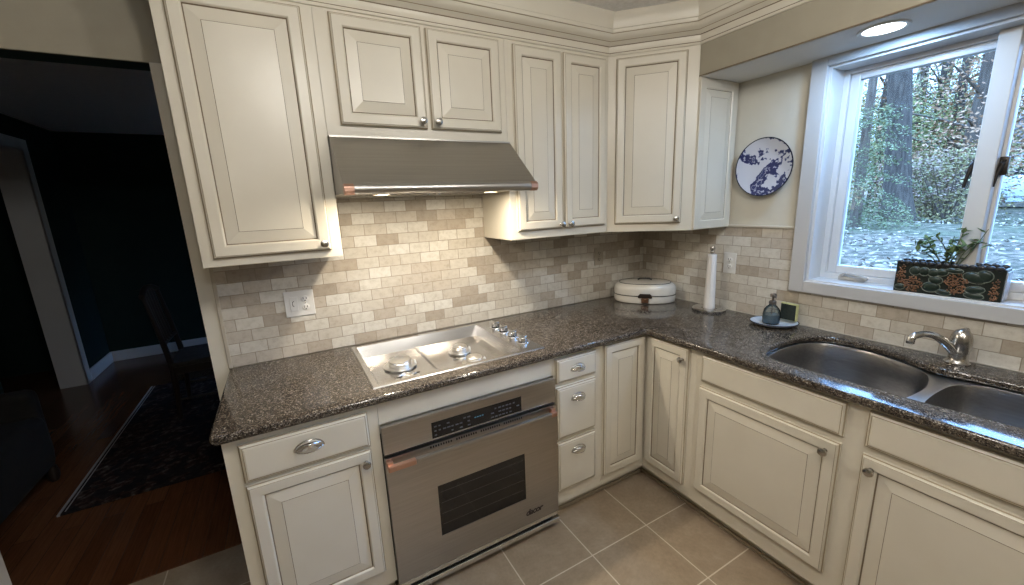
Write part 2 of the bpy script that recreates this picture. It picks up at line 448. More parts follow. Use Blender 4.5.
# soffit over the window
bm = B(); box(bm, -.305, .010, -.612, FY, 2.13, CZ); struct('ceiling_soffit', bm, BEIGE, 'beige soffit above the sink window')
bm = B(); box(bm, -.300, .010, -.614, FY, 2.126, 2.1301); struct('ceiling_soffit_underside', bm, mat('soffit_white', (.70, .69, .66), .6), 'white underside of the window soffit')
bm = B(); box(bm, -.3065, -.304, -.612, FY, 2.127, 2.132); struct('trim_6', bm, GLAZE)

# crown moulding swept along the cabinet fronts, the diagonal and the soffit
def sweep(bm, path, prof, mis):
    n = len(path); t = bmesh.new(); P = [V((x, y)) for x, y in path]; rows = []
    def nrm(a, b): d = (b - a).normalized(); return V((d.y, -d.x))
    for i, p in enumerate(P):
        if i == 0: m = nrm(P[0], P[1])
        elif i == n - 1: m = nrm(P[-2], P[-1])
        else:
            a, b = nrm(P[i - 1], p), nrm(p, P[i + 1]); m = (a + b) / (1 + a.dot(b))
        rows.append([t.verts.new((p.x + m.x * o, p.y + m.y * o, z)) for o, z in prof])
    for a, b in zip(rows, rows[1:]):
        for k in range(len(prof) - 1):
            f = t.faces.new((a[k], b[k], b[k + 1], a[k + 1])); f.material_index = mis[k]
    add(bm, t)
CP = [(-.002, 2.268, 0), (.006, 2.270, 0), (.009, 2.279, 1), (.007, 2.2825, 0), (.006, 2.286, 0), (.007, 2.310, 1), (.009, 2.3135, 0), (.017, 2.318, 0), (.026, 2.327, 2), (.029, 2.329, 0),
      (.038, 2.334, 0), (.047, 2.343, 0), (.052, 2.354, 2), (.056, 2.356, 0), (.060, 2.364, 0), (.060, 2.371, 2), (.056, 2.374, 0), (.058, 2.40, 0), (.070, 2.425, 0), (.078, CZ, 0), (-.002, CZ, 0)]
bm = B(); sweep(bm, [(-2.44, .009), (-2.44, -.305), (-.61, -.305), (-.305, -.61), (-.305, FY)], [(a, b) for a, b, c in CP], [c for a, b, c in CP])
struct('trim_7', bm, PAINT, 'cream crown moulding with brown glaze lines', True)

# ------------------------------------------------------------------ wall cabinets
UB = 1.384
YF = -.305
F = FB(YF)
def wall_cab(label, x0, x1, z0, doors, knobs, name='wall_cabinet', group=None):
    t = thing(name, label, 'cabinet', ((x0 + x1) / 2, -.15, z0), group)
    bm = B(); box(bm, x0, x1, YF, -.0005, z0, 2.275, .0015); obj('carcass', bm, CREAM, t)
    for (a, b, c, d), (kx, kz) in zip(doors, knobs):
        dr = door(t, F, a, b, c, d); knob(dr, F, kx, kz)
    return t
wall_cab('tall single-door cream wall cabinet at the left end, beside the dining room opening', -2.44, -1.9865, UB, [(-2.405, -2.024, 1.413, 2.256)], [(-2.050, 1.440)])
t = wall_cab('short two-door cream cabinet directly above the range hood', -1.986, -1.219, 1.836, [(-1.936, -1.598, 1.875, 2.256), (-1.580, -1.250, 1.875, 2.256)], [(-1.622, 1.902), (-1.557, 1.902)])
t = wall_cab('tall narrow two-door cream wall cabinet between the hood and the corner', -1.218, -.611, UB, [(-1.182, -.918, 1.425, 2.252), (-.905, -.637, 1.425, 2.252)], [(-.935, 1.446), (-.880, 1.446)])
# diagonal corner cabinet
t = thing('corner_wall_cabinet', 'diagonal single-door cream wall cabinet filling the corner above the bread box', 'cabinet', (-.2, -.2, UB))
bm = B(); prism(bm, [(-.610, -.0005), (-.610, -.305), (-.305, -.610), (-.0005, -.610), (-.0005, -.0005)], UB, 2.275, None, 0, .001); obj('carcass', bm, CREAM, t)
FD = frame((-.61, -.305, 0), (1, -1, 0), (-1, -1, 0))
dr = door(t, FD, .040, .378, 1.425, 2.252); knob(dr, FD, .352, 1.449)
FS = FB(-.61)
PANP = [(0, 0, 0), (0, .012, 0), (.003, .014, 0), (.042, .014, 0), (.0445, .012, 0), (.048, .008, 1), (.050, .007, 0), (.052, .0065, 0), (.084, .012, 1), (.0852, .0125, 0)]
door(t, FS, -.302, -.002, 1.386, 2.1255, 'side_panel', PANP)

# ------------------------------------------------------------------ range hood
t = thing('range_hood', 'sloped stainless steel range hood with copper corners above the cooktop', 'range hood', (-1.6, -.27, 1.61))
HX0, HX1 = -1.984, -1.2195
Mx = frame((HX0, 0, 0), (0, 1, 0), (1, 0, 0))      # local x = world y, local y = world z, out = world x
bm = B()
prism(bm, [(-.0005, 1.8355), (-.331, 1.8355), (-.331, 1.829), (-.536, 1.652), (-.545, 1.640), (-.545, 1.616), (-.53, 1.6125), (-.50, 1.6125), (-.495, 1.618), (-.03, 1.618), (-.02, 1.6125), (-.0005, 1.6125)], 0, HX1 - HX0, Mx)
obj('canopy', bm, HOODSTEEL, t)
bm = B(); prism(bm, [(-.541 + .0175 * math.cos(a), 1.6295 + .0185 * math.sin(a)) for a in [2 * PI * i / 20 for i in range(20)]], .032, HX1 - HX0 - .032, Mx)
obj('front_bar', bm, STEEL, t, True)
for k, (a, b) in enumerate(((-.001, .0318), (HX1 - HX0 - .0318, HX1 - HX0 + .001))):
    bm = B(); prism(bm, [(-.541 + .0195 * math.cos(q), 1.6295 + .0205 * math.sin(q)) for q in [2 * PI * i / 8 + PI / 8 for i in range(8)]], a, b, Mx, 0, .0015)
    o = obj('corner_cap', bm, COPPER, t); o['label'] = 'copper corner cap'
for x in (-1.76, -1.44):
    bm = B(); box(bm, x - .14, x + .14, -.34, -.06, 1.6135, 1.6178, .001)
    for i in range(9): box(bm, x - .125 + i * .029, x - .111 + i * .029, -.33, -.07, 1.6115, 1.6140)
    obj('filter', bm, STEEL, t)
for x in (-1.835, -1.375):
    bm = B(); lathe(bm, [(.036, 1.6178), (.036, 1.6125), (.030, 1.6115), (.030, 1.6178)], 24, Matrix.Translation((x, -.42, 0)), loop=True)
    l = obj('lamp', bm, STEEL, t, True)
    bm = B(); lathe(bm, [(.029, 1.6165), (.029, 1.6135), (.02, 1.6125), (0, 1.612)], 24, Matrix.Translation((x, -.42, 0))); obj('lamp_lens', bm, HALOGEN, l, True)
for x in (-1.68, -1.64):
    bm = B(); lathe(bm, [(.008, 0), (.008, .006), (.006, .008), (0, .008)], 16, frame((x, -.50, 1.6125), (1, 0, 0), (0, 0, -1))); obj('control_button', bm, CHROME, t, True)

# ------------------------------------------------------------------ base cabinets
TOP = .8835
YB, XB = -.61, -.61
G = FB(YB); H = FR(XB)
def base_box(bm, x0, x1):
    box(bm, x0, x1, YB, -.002, .10, TOP, .001); box(bm, x0, x1, -.535, -.02, 0, .0995)
t = thing('base_cabinet', 'cream base cabinet left of the oven with one drawer over one door', 'cabinet', (-2.21, -.3, 0))
bm = B(); base_box(bm, -2.441, -1.974); obj('carcass', bm, CREAM, t)
dw = door(t, G, -2.400, -2.010, .722, .856, 'drawer', DRAWP); cup_pull(dw, G, -2.205, .796, w=.045)
dr = door(t, G, -2.400, -2.012, .176, .710); knob(dr, G, -2.036, .668)
# oven housing
t = thing('oven_housing_cabinet', 'plain cream cabinet frame around the built-in oven', 'cabinet', (-1.6, -.3, 0))
bm = B(); box(bm, -1.973, -1.1995, YB, -.5805, .787, TOP, .001); box(bm, -1.973, -1.1995, YB + .02, -.002, .74, .786); box(bm, -1.973, -1.1995, -.02, -.002, .0, .74)
obj('carcass', bm, CREAM, t)
# drawer stack
t = thing('drawer_cabinet', 'narrow cream base cabinet of three stacked drawers right of the oven', 'cabinet', (-1.08, -.3, 0))
bm = B(); base_box(bm, -1.199, -.9145); obj('carcass', bm, CREAM, t)
for (a, b, kz) in ((.745, .864, .806), (.461, .724, .660), (.180, .442, .385)):
    dw = door(t, G, -1.190, -.957, a, b, 'drawer', DRAWP); cup_pull(dw, G, -1.072, kz, w=.040, h=.027, d=.024)
# corner cabinet
t = thing('corner_base_cabinet', 'cream corner base cabinet with two narrow doors meeting in the inside corner', 'cabinet', (-.4, -.4, 0))
bm = B(); prism(bm, [(-.914, -.002), (-.914, YB), (XB, YB), (XB, -.9145), (-.002, -.9145), (-.002, -.002)], .10, TOP)
prism(bm, [(-.914, -.02), (-.914, -.535), (-.535, -.535), (-.535, -.9145), (-.02, -.9145), (-.02, -.02)], 0, .0995)
obj('carcass', bm, CREAM, t)
door(t, G, -.905, -.634, .158, .872)
dr = door(t, H, .6335, .880, .158, .872); knob(dr, H, .853, .815)
# sink cabinet
t = thing('sink_cabinet', 'wide cream base cabinet under the sink with two doors below false drawer fronts', 'cabinet', (-.3, -1.5, 0))
bm = B(); box(bm, XB, XB + .03, -.915, -2.125, .10, TOP, .001); box(bm, XB + .03, -.002, -.915, -2.125, .10, .60); box(bm, -.535, -.02, -.915, -2.125, 0, .0995)
obj('carcass', bm, CREAM, t)
door(t, H, .947, 1.493, .741, .866, 'false_drawer_front', DRAWP); door(t, H, 1.552, 2.098, .741, .866, 'false_drawer_front', DRAWP)
dr = door(t, H, .943, 1.490, .184, .714); knob(dr, H, 1.452, .672)
dr = door(t, H, 1.551, 2.098, .184, .714); knob(dr, H, 1.582, .672)
t = thing('end_cabinet', 'cream base cabinet beyond the sink at the right edge', 'cabinet', (-.3, -2.5, 0))
bm = B(); box(bm, XB, -.002, -2.126, -2.74, .10, TOP, .001); box(bm, -.535, -.02, -2.126, -2.74, 0, .0995); obj('carcass', bm, CREAM, t)
dr = door(t, H, 2.165, 2.70, .184, .714); knob(dr, H, 2.20, .672); door(t, H, 2.165, 2.70, .741, .866, 'drawer', DRAWP)
# toe kick moulding
bm = B(); box(bm, -1.1995, -.52, -.548, -.5355, 0, .016, .003); box(bm, -.548, -.5355, -.548, -2.7, 0, .016, .003); box(bm, -2.44, -1.973, -.548, -.5355, 0, .016, .003)
struct('baseboard_kick', bm, mat('toe_shoe_moulding', (.36, .31, .235), .5), 'shoe moulding along the toe kicks')

# ------------------------------------------------------------------ countertop
def fill(name, loops, z0, z1, bev, mats, parent=None, origin=None, res=3):
    cu = bpy.data.curves.new('tmp', 'CURVE'); cu.dimensions = '2D'; cu.fill_mode = 'BOTH'
    cu.bevel_depth = bev; cu.bevel_resolution = res; cu.offset = -bev; cu.extrude = (z1 - z0) / 2 - bev
    for lp in loops:
        sp = cu.splines.new('POLY'); sp.points.add(len(lp) - 1); sp.use_cyclic_u = True
        for p, (x, y) in zip(sp.points, lp): p.co = (x, y, 0, 1)
    co = bpy.data.objects.new('tmp', cu); COL.objects.link(co)
    me = bpy.data.meshes.new_from_object(co.evaluated_get(bpy.context.evaluated_depsgraph_get()))
    bpy.data.objects.remove(co); bpy.data.curves.remove(cu)
    bm = bmesh.new(); bm.from_mesh(me); bpy.data.meshes.remove(me)
    bmesh.ops.remove_doubles(bm, verts=bm.verts[:], dist=.0002)
    bm.transform(Matrix.Translation((0, 0, (z0 + z1) / 2)))
    return obj(name, bm, mats, parent, True, origin)

def arc(cx, cy, r, a0, a1, n=8): return [(cx + r * math.cos(math.radians(a0 + (a1 - a0) * i / n)), cy + r * math.sin(math.radians(a0 + (a1 - a0) * i / n))) for i in range(n + 1)]
outline = [(-2.465, 0)] + arc(-2.435, -.618, .030, 180, 270, 6) + arc(-.668, -.668, .020, 90, 0, 5) + [(-.648, -2.76), (-.001, -2.76), (-.001, -.001)]
# sink cut-out: two D-shaped bowls sharing one opening
def smooth_loop(pts, n=6):
    out = []; N = len(pts)
    for i in range(N):
        p0, p1, p2, p3 = (V(pts[(i + k - 1) % N]) for k in range(4))
        for j in range(n):
            u = j / n
            out.append(tuple(.5 * ((2 * p1) + (p2 - p0) * u + (2 * p0 - 5 * p1 + 4 * p2 - p3) * u * u + (3 * p1 - p0 - 3 * p2 + p3) * u ** 3)))
    return out
hole_pts = [(-.470, -1.143), (-.388, -1.125), (-.271, -1.124), (-.168, -1.142), (-.095, -1.205), (-.074, -1.33), (-.100, -1.445), (-.150, -1.535), (-.165, -1.60), (-.150, -1.68), (-.143, -1.78),
            (-.145, -1.90), (-.170, -2.00), (-.26, -2.06), (-.38, -2.065), (-.46, -2.03), (-.497, -1.95), (-.510, -1.82), (-.524, -1.70), (-.533, -1.60), (-.540, -1.45), (-.545, -1.30), (-.533, -1.19)]
sink_hole = smooth_loop(hole_pts, 5)
cook_hole = [(-1.955, -.560), (-1.235, -.560), (-1.235, -.058), (-1.955, -.058)]
ct = fill('countertop', [outline, sink_hole, cook_hole], .884, .914, .011, GRANITE)
tag(ct, 'L-shaped polished brown speckled granite countertop', 'countertop')

# ------------------------------------------------------------------ sink
t = thing('sink', 'double-bowl stainless steel undermount sink below the window', 'sink', (-.32, -1.6, .70))
def bowl(pts, depth, drain):
    bm = B(); c = V((sum(p[0] for p in pts) / len(pts), sum(p[1] for p in pts) / len(pts)))
    N = len(pts); rows = []
    for s, z in ((1., .8825), (.985, .872), (.97, .80), (.955, .8830 - depth + .05), (.93, .8830 - depth + .022), (.88, .8830 - depth + .006), (.80, .883 - depth), (.3, .883 - depth - .004)):
        rows.append([bm.verts.new((c.x + (x - c.x) * s, c.y + (y - c.y) * s, z)) for x, y in pts])
    for a, b in zip(rows, rows[1:]):
        for i in range(N): bm.faces.new((a[i], a[(i + 1) % N], b[(i + 1) % N], b[i]))
    bm.faces.new(rows[-1])
    o = obj('bowl', bm, SINKSTEEL, t, True)
    bm = B(); lathe(bm, [(.0, .883 - depth - .0035), (.02, .883 - depth - .003), (.024, .883 - depth), (.042, .883 - depth + .001), (.045, .883 - depth - .002)], 24, Matrix.Translation((*drain, 0)))
    obj('drain', bm, CHROME, o, True)
left = smooth_loop([(-.478, -1.15), (-.388, -1.130), (-.271, -1.129), (-.172, -1.147), (-.100, -1.208), (-.080, -1.33), (-.108, -1.445), (-.165, -1.545), (-.29, -1.590), (-.42, -1.592), (-.50, -1.575), (-.532, -1.52), (-.538, -1.40), (-.538, -1.28), (-.524, -1.195)], 5)
right = smooth_loop([(-.46, -1.632), (-.32, -1.628), (-.21, -1.645), (-.155, -1.71), (-.149, -1.80), (-.150, -1.90), (-.175, -1.995), (-.26, -2.052), (-.38, -2.058), (-.455, -2.025), (-.49, -1.95), (-.503, -1.82), (-.512, -1.70), (-.50, -1.65)], 5)
bowl(left, .22, (-.25, -1.36)); bowl(right, .19, (-.30, -1.84))
big = [( (x + .312) * 1.05 - .312, (y + 1.595) * 1.03 - 1.595) for x, y in sink_hole]
o = fill('rim', [big, left, right], .8785, .8833, .0008, [mat('satin_steel_rim', (.66, .66, .66), .28, 1.)], t)

# faucet
t = thing('faucet', 'single-lever brushed chrome faucet behind the sink divider', 'faucet', (-.055, -1.6, .914))
fx, fy = -.055, -1.598
bm = B(); lathe(bm, [(.036, .9142), (.036, .918), (.030, .924), (.027, .935), (.027, .955)], 28, Matrix.Translation((fx, fy, 0))); obj('body', bm, NICKEL, t, True)
bm = B(); lathe(bm, [(.0272, .956), (.0300, .970), (.0310, .990), (.0300, 1.010), (.026, 1.027), (.018, 1.039), (.008, 1.045), (0, 1.046)], 28, Matrix.Translation((fx, fy, 0)))
tube(bm, [(fx - .018, fy + .004, 1.030), (fx - .010, fy - .002, 1.040), (fx + .006, fy - .006, 1.041), (fx + .020, fy - .008, 1.026), (fx + .029, fy - .010, .995)], [.009, .010, .010, .010, .008], 10)
obj('lever', bm, NICKEL, t, True, angle=50)
bm = B(); sp = []
for u in [i / 14 for i in range(15)]:
    sp.append((fx - .128 * u, fy + .084 * u, .940 + .106 * math.sin(u * 1.75) - .020 * u))
sp += [(sp[-1][0] - .012, sp[-1][1] + .008, sp[-1][2] - .004), (sp[-1][0] - .017, sp[-1][1] + .011, sp[-1][2] - .012), (sp[-1][0] - .018, sp[-1][1] + .012, sp[-1][2] - .024)]
tube(bm, sp, [.0175, .0170, .0165, .016, .0155, .015, .0145, .014, .0135, .013, .0128, .0126, .0124, .0122, .0122, .0122, .0124, .0124], 16)
obj('spout', bm, CHROME, t, True, angle=60)
bm = B(); e = sp[-1]; lathe(bm, [(.0128, 0), (.0128, -.008), (.011, -.010), (0, -.009)], 16, Matrix.Translation((e[0], e[1], e[2] + .002))); obj('aerator', bm, NICKEL, t, True)

# ------------------------------------------------------------------ cooktop
t = thing('cooktop', 'stainless steel drop-in gas cooktop with bare burners and four knobs', 'cooktop', (-1.6, -.31, .914))
bm = B()
X0, X1, Y0, Y1 = -1.974, -1.219, -.577, -.042
xs = [X0, X0 + .030, -1.70, -1.676, -1.390, -1.330, X1]
# rim frame
def quad(bm, a, b, c, d): bm.faces.new([bm.verts.new(p) for p in (a, b, c, d)])
zt, zr, zp = .9195, .9147, .8660
ins = [(X0, Y0), (X1, Y0), (X1, Y1), (X0, Y1)]
ring0 = [(x, y, zr) for x, y in ins]
ring1 = [(x + (.003 if x == X0 else -.003), y + (.003 if y == Y0 else -.003), zt) for x, y in ins]
inner = [(X0 + .022, Y0 + .022), (-1.330, Y0 + .022), (-1.330, Y1 - .024), (X0 + .022, Y1 - .024)]
for i in range(4): quad(bm, ring0[i], ring0[(i + 1) % 4], ring1[(i + 1) % 4], ring1[i])
# top deck: strips around the pan (the right strip is the knob panel)
a0, a1, b0, b1 = X0 + .003, X1 - .003, Y0 + .003, Y1 - .003
p0, p1, q0, q1 = X0 + .022, -1.330, Y0 + .024, Y1 - .024
quad(bm, (a0, b0, zt), (a1, b0, zt), (a1, q0, zt), (a0, q0, zt)); quad(bm, (a0, q1, zt), (a1, q1, zt), (a1, b1, zt), (a0, b1, zt))
quad(bm, (a0, q0, zt), (p0, q0, zt), (p0, q1, zt), (a0, q1, zt)); quad(bm, (p1, q0, zt), (a1, q0, zt), (a1, q1, zt), (p1, q1, zt))
# sloped sides down to the pan floor, wide slope at the back and at the right
f0, f1, g0, g1 = p0 + .025, -1.344, q0 + .022, -.089
quad(bm, (p0, q0, zt), (p1, q0, zt), (f1, g0, zp), (f0, g0, zp)); quad(bm, (p0, q1, zt), (p1, q1, zt), (f1, g1, zp), (f0, g1, zp))
quad(bm, (p0, q0, zt), (p0, q1, zt), (f0, g1, zp), (f0, g0, zp)); quad(bm, (p1, q0, zt), (p1, q1, zt), (f1, g1, zp), (f1, g0, zp))
# pan floor with a raised divider
d0, d1 = -1.684, -1.660
quad(bm, (f0, g0, zp), (d0, g0, zp), (d0, g1, zp), (f0, g1, zp)); quad(bm, (d1, g0, zp), (f1, g0, zp), (f1, g1, zp), (d1, g1, zp))
quad(bm, (d0, g0, zp), (d0 + .006, g0, zp + .008), (d0 + .006, g1, zp + .008), (d0, g1, zp)); quad(bm, (d1 - .006, g0, zp + .008), (d1, g0, zp), (d1, g1, zp), (d1 - .006, g1, zp + .008))
quad(bm, (d0 + .006, g0, zp + .008), (d1 - .006, g0, zp + .008), (d1 - .006, g1, zp + .008), (d0 + .006, g1, zp + .008))
bmesh.ops.remove_doubles(bm, verts=bm.verts[:], dist=.0001)
obj('pan', bm, BRIGHTSTEEL, t)
bm = B(); box(bm, f0 + .005, f1 - .005, g0 + .005, g1 - .005, .861, .8655); obj('underside_box', bm, DARK, t)
zp += .007
burner_metal = mat('burner_aluminium', (.70, .69, .67), .33, 1.)
def burner(x, y, r, cap=True):
    bm = B(); lathe(bm, [(r * 1.2, zp - .0068), (r * 1.2, zp - .001), (r * 1.45, zp + .0002), (r * 1.42, zp + .002), (r * 1.2, zp + .003), (r * 1.12, zp + .002), (r, zp + .003), (r, zp + .018), (r * .93, zp + .021)], 32, Matrix.Translation((x, y, 0)))
    b = obj('burner', bm, burner_metal, t, True)
    if cap:
        bm = B(); lathe(bm, [(r * .95, zp + .0212), (r * .95, zp + .0265), (r * .88, zp + .0285), (r * .35, zp + .0275), (r * .30, zp + .029), (0, zp + .0295)], 32, Matrix.Translation((x, y, 0)))
        for k in range(3):
            a = k * 2.1; box(bm, x + r * .55 * math.cos(a) - .004, x + r * .55 * math.cos(a) + .004, y + r * .55 * math.sin(a) - .003, y + r * .55 * math.sin(a) + .003, zp + .0276, zp + .0295)
        obj('burner_cap', bm, burner_metal, b, True)
    bm = B(); lathe(bm, [(.006, zp - .0068), (.006, zp + .012), (.003, zp + .018), (0, zp + .018)], 12, Matrix.Translation((x + r * 1.25, y - r * .3, 0))); obj('igniter', bm, PLASTIC, b, True)
burner(-1.806, -.291, .050); burner(-1.516, -.282, .037); burner(-1.514, -.450, .037)
# front-left burner with its cap off: open ring with dark ports
bm = B(); x, y = -1.812, -.452
lathe(bm, [(.046, zp - .0068), (.046, zp - .001), (.052, zp + .0002), (.050, zp + .002), (.036, zp + .003), (.036, zp + .011), (.030, zp + .012), (.026, zp + .006), (.0, zp + .004)], 32, Matrix.Translation((x, y, 0)))
b = obj('burner', bm, burner_metal, t, True); b['label'] = 'open burner base without its cap'
for s in (-1, 1):
    bm = B(); lathe(bm, [(.010, zp + .0125), (.010, zp + .0145), (0, zp + .0145)], 14, Matrix.Translation((x + s * .038, y + .004 * s, 0)), 0, 1.3, .6); obj('port', bm, DARK, b, True)
bm = B(); tube(bm, [(x - .034, y + .01, zp + .012), (x - .01, y + .022, zp + .016), (x + .012, y - .008, zp + .016), (x + .034, y + .006, zp + .013)], .004, 8); obj('bridge', bm, burner_metal, b, True)
KY = (-.172, -.262, -.356, -.456)
for i, y in enumerate(KY):
    bm = B(); lathe(bm, [(.034, zt + .0002), (.033, zt + .002), (.027, zt + .003), (.0, zt + .003)], 28, Matrix.Translation((-1.262, y, 0))); k = obj('control_knob', bm, CHROME, t, True)
    bm = B(); lathe(bm, [(.0225, zt + .0031), (.0225, zt + .0065), (.0215, zt + .007)], 28, Matrix.Translation((-1.262, y, 0)), 0)
    obj('knob_skirt', bm, BLACK, k, True)
    bm = B(); lathe(bm, [(.0220, zt + .0071), (.0205, zt + .021), (.018, zt + .023), (0, zt + .0235)], 28, Matrix.Translation((-1.262, y, 0)), 0)
    box(bm, -1.262 - .020, -1.262 + .020, y - .004, y + .004, zt + .022, zt + .0285, .0015)
    obj('knob_cap', bm, CHROME, k, True)

# ------------------------------------------------------------------ oven
t = thing('wall_oven', 'built-in stainless steel oven with black display and copper handle ends below the cooktop', 'oven', (-1.586, -.62, .06))
OX0, OX1, OY = -1.971, -1.2015, -.632
bm = B(); box(bm, OX0 + .02, OX1 - .02, -.605, -.05, .075, .735); obj('housing', bm, DARK, t)
bm = B(); box(bm, OX0, OX1, OY, -.6105, .670, .784, .003); cp = obj('control_panel', bm, STEEL, t)
bm = B(); box(bm, -1.786, -1.383, OY - .0015, OY + .002, .678, .746, .0008); ds = obj('display', bm, BLACKGLASS, cp)
for sx in (-1.776, -1.548):
    bm = B()
    for i in range(9):
        for j in range(3):
            if random.random() < .25 or (sx > -1.6 and i < 1): continue
            w = random.uniform(.008, .014)
            box(bm, sx + i * .0175, sx + i * .0175 + w, OY - .0019, OY - .0014, .688 + j * .018, .688 + j * .018 + .0055)
    obj('key_marks', bm, GREYMARK, ds)
bm = B()
for i in range(4): box(bm, -1.605 + i * .011, -1.598 + i * .011, OY - .0019, OY - .0014, .712, .7165)
obj('readout', bm, mat('dim_blue_readout', (.02, .05, .07), .4, emit=(.1, .35, .5), estr=.12), ds)
bm = B(); box(bm, OX0 + .004, OX1 - .004, -.618, -.606, .6585, .6695); obj('door_gap', bm, DARK, t)
bm = B()
wx0, wx1, wz0, wz1 = -1.784, -1.379, .236, .470
for (a, b, c, d) in ((OX0, wx0, .100, .658), (wx1, OX1, .100, .658), (wx0, wx1, .100, wz0), (wx0, wx1, wz1, .658)):
    box(bm, a, b, OY - .006, -.6085, c, d)
bmesh.ops.remove_doubles(bm, verts=bm.verts[:], dist=.0001)
dr = obj('door', bm, STEEL, t)
bm = B(); box(bm, wx0 - .002, wx1 + .002, OY - .0035, -.6145, wz0 - .002, wz1 + .002); obj('window', bm, OVENGLASS, dr)
bm = B()
for k in range(4): box(bm, wx0 + .01, wx1 - .01, OY - .0039, OY - .0034, wz0 + .05 + .05 * k, wz0 + .0515 + .05 * k)
obj('rack', bm, mat('rack_behind_glass', (.06, .05, .042), .4), dr)
bm = B()
for g in range(4):
    for i in range(9):
        x = -1.80 + g * .108 + i * .0105
        box(bm, x, x + .006, OY - .0066, OY - .0058, .644, .653)
obj('vent_slots', bm, DARK, dr)
# handle: grey bar between two copper end pieces on stand-offs
HY, HZ = -.668, .634
bm = B(); box(bm, OX0 + .106, OX1 - .052, HY - .009, HY + .009, HZ - .010, HZ + .010, .004); h = obj('handle', bm, STEEL, dr)
for (a, b, s) in ((OX0 + .002, OX0 + .106, 0), (OX1 - .052, OX1 - .022, 1)):
    bm = B(); box(bm, a, b, HY - .010, HY + .010, HZ - .011, HZ + .011, .004)
    xa = a if s == 0 else b - .022
    box(bm, xa, xa + .022, HY + .006, OY - .0061, HZ - .010, HZ + .022, .002)
    o = obj('handle_end', bm, COPPER, h); o['label'] = 'copper handle end'
# maker's lettering
cu = bpy.data.curves.new('tmp', 'FONT'); cu.body = 'dacor'; cu.size = .042; cu.shear = .25; cu.extrude = .0006; cu.offset = .0009; cu.space_character = .92
tx = bpy.data.objects.new('tmp', cu); COL.objects.link(tx)
me = bpy.data.meshes.new_from_object(tx.evaluated_get(bpy.context.evaluated_depsgraph_get())); bpy.data.objects.remove(tx); bpy.data.curves.remove(cu)
bm = B(); bm.from_mesh(me); bpy.data.meshes.remove(me); bm.transform(frame((-1.385, OY - .0066, .146), (1, 0, 0), (0, -1, 0)))
obj('brand_lettering', bm, mat('black_lettering', (.03, .02, .02), .4), dr)
# bright bottom trim
bm = B(); box(bm, OX0, OX1, -.636, -.606, .076, .096, .002); box(bm, OX0 + .006, OX1 + .004, -.642, -.606, .040, .062, .003)
obj('bottom_trim', bm, mat('polished_trim', (.80, .79, .77), .2, 1.), t)
bm = B(); box(bm, OX0 + .01, OX1 - .01, -.60, -.56, 0, .07); obj('kick_plate', bm, mat('dark_kick', (.05, .045, .04), .6), t)

# ------------------------------------------------------------------ outlets
def outlet(label, M, gangs, kinds, m=PLASTIC):
    o = M.translation
    t = thing('outlet', label, 'outlet', tuple(o), 'wall outlets')
    w = .036 + (gangs - 1) * .024
    bm = B(); box(bm, -w, w, -.058, .058, .0003, .006, .002, M); obj('cover_plate', bm, m, t)
    for g, kd in enumerate(kinds):
        cx = (g - (gangs - 1) / 2) * .046
        if kd == 'switch':
            bm = B(); box(bm, cx - .016, cx + .016, -.033, .033, .006, .0085, .001, M); s = obj('rocker', bm, m, t)
            bm = B(); tube(bm, [M @ V((cx + .006 * math.cos(a), .001 + .012 * math.sin(a), .0087)) for a in [1.2 + i * .5 for i in range(8)]], .0014, 6); obj('indicator', bm, DARK, s)
        else:
            for s in (-.0195, .0195):
                bm = B(); lathe(bm, [(.0165, .006), (.0165, .008), (.0155, .0085), (0, .0085)], 24, M @ Matrix.Translation((cx, s, 0)), 0, 1., .88); r = obj('receptacle', bm, m, t, True)
                bm = B()
                box(bm, cx - .0075, cx - .0050, s - .002, s + .008, .0084, .0089, 0, M); box(bm, cx + .0050, cx + .0075, s - .002, s + .007, .0084, .0089, 0, M)
                lathe(bm, [(.0028, .0084), (.0028, .0089)], 10, M @ Matrix.Translation((cx, s - .008, 0))); obj('slot', bm, DARK, r)
            bm = B(); lathe(bm, [(.003, .006), (.003, .0068), (0, .007)], 10, M @ Matrix.Translation((cx, 0, 0))); obj('screw', bm, NICKEL, t)
outlet('white double-gang outlet plate on the tiles left of the cooktop', frame((-2.160, 0, 1.157), (1, 0, 0), (0, -1, 0)), 2, ['switch', 'duplex'])
outlet('white single outlet plate on the window wall right of the paper towel holder', frame((0, -.645, 1.182), (0, -1, 0), (-1, 0, 0)), 1, ['duplex'])
outlet('stone-coloured outlet plate on the tiles left of the bread box', frame((-.405, 0, 1.20), (1, 0, 0), (0, -1, 0)), 1, ['duplex'], TANPLASTIC)

# ------------------------------------------------------------------ counter items
# oval enamel bread box in the corner
t = thing('bread_box', 'oval white enamel bread box with dark seam and bronze latch in the corner', 'bread box', (-.190, -.198, .9142))
MB = frame((-.190, -.198, .9142), (1, -1, 0), (0, 0, 1))
SX, SY, PW = .190, .128, 2.4
bm = B(); lathe(bm, [(.93, 0), (.97, .003), (1., .014), (1.005, .040), (1., .046)], 64, MB, 0, SX, SY, PW); obj('base', bm, ENAMEL, t, True)
bm = B(); lathe(bm, [(1.012, .0462), (1.015, .049), (1.012, .0515), (.99, .0489)], 64, MB, 0, SX, SY, PW, True); obj('seam_band', bm, BLACK, t, True)
bm = B(); lathe(bm, [(1.002, .0517), (1.004, .078), (.985, .097), (.93, .110), (.84, .119), (.80, .1205), (.5, .128), (0, .131)], 64, MB, 0, SX, SY, PW); lid = obj('lid', bm, ENAMEL, t, True, angle=60)
bm = B(); t2 = bmesh.new()
lathe(bm, [(.845, .1190), (.84, .1215), (.825, .1222), (.815, .1208)], 64, MB, 0, SX, SY, PW, True); obj('lid_band', bm, BLACK, lid, True)
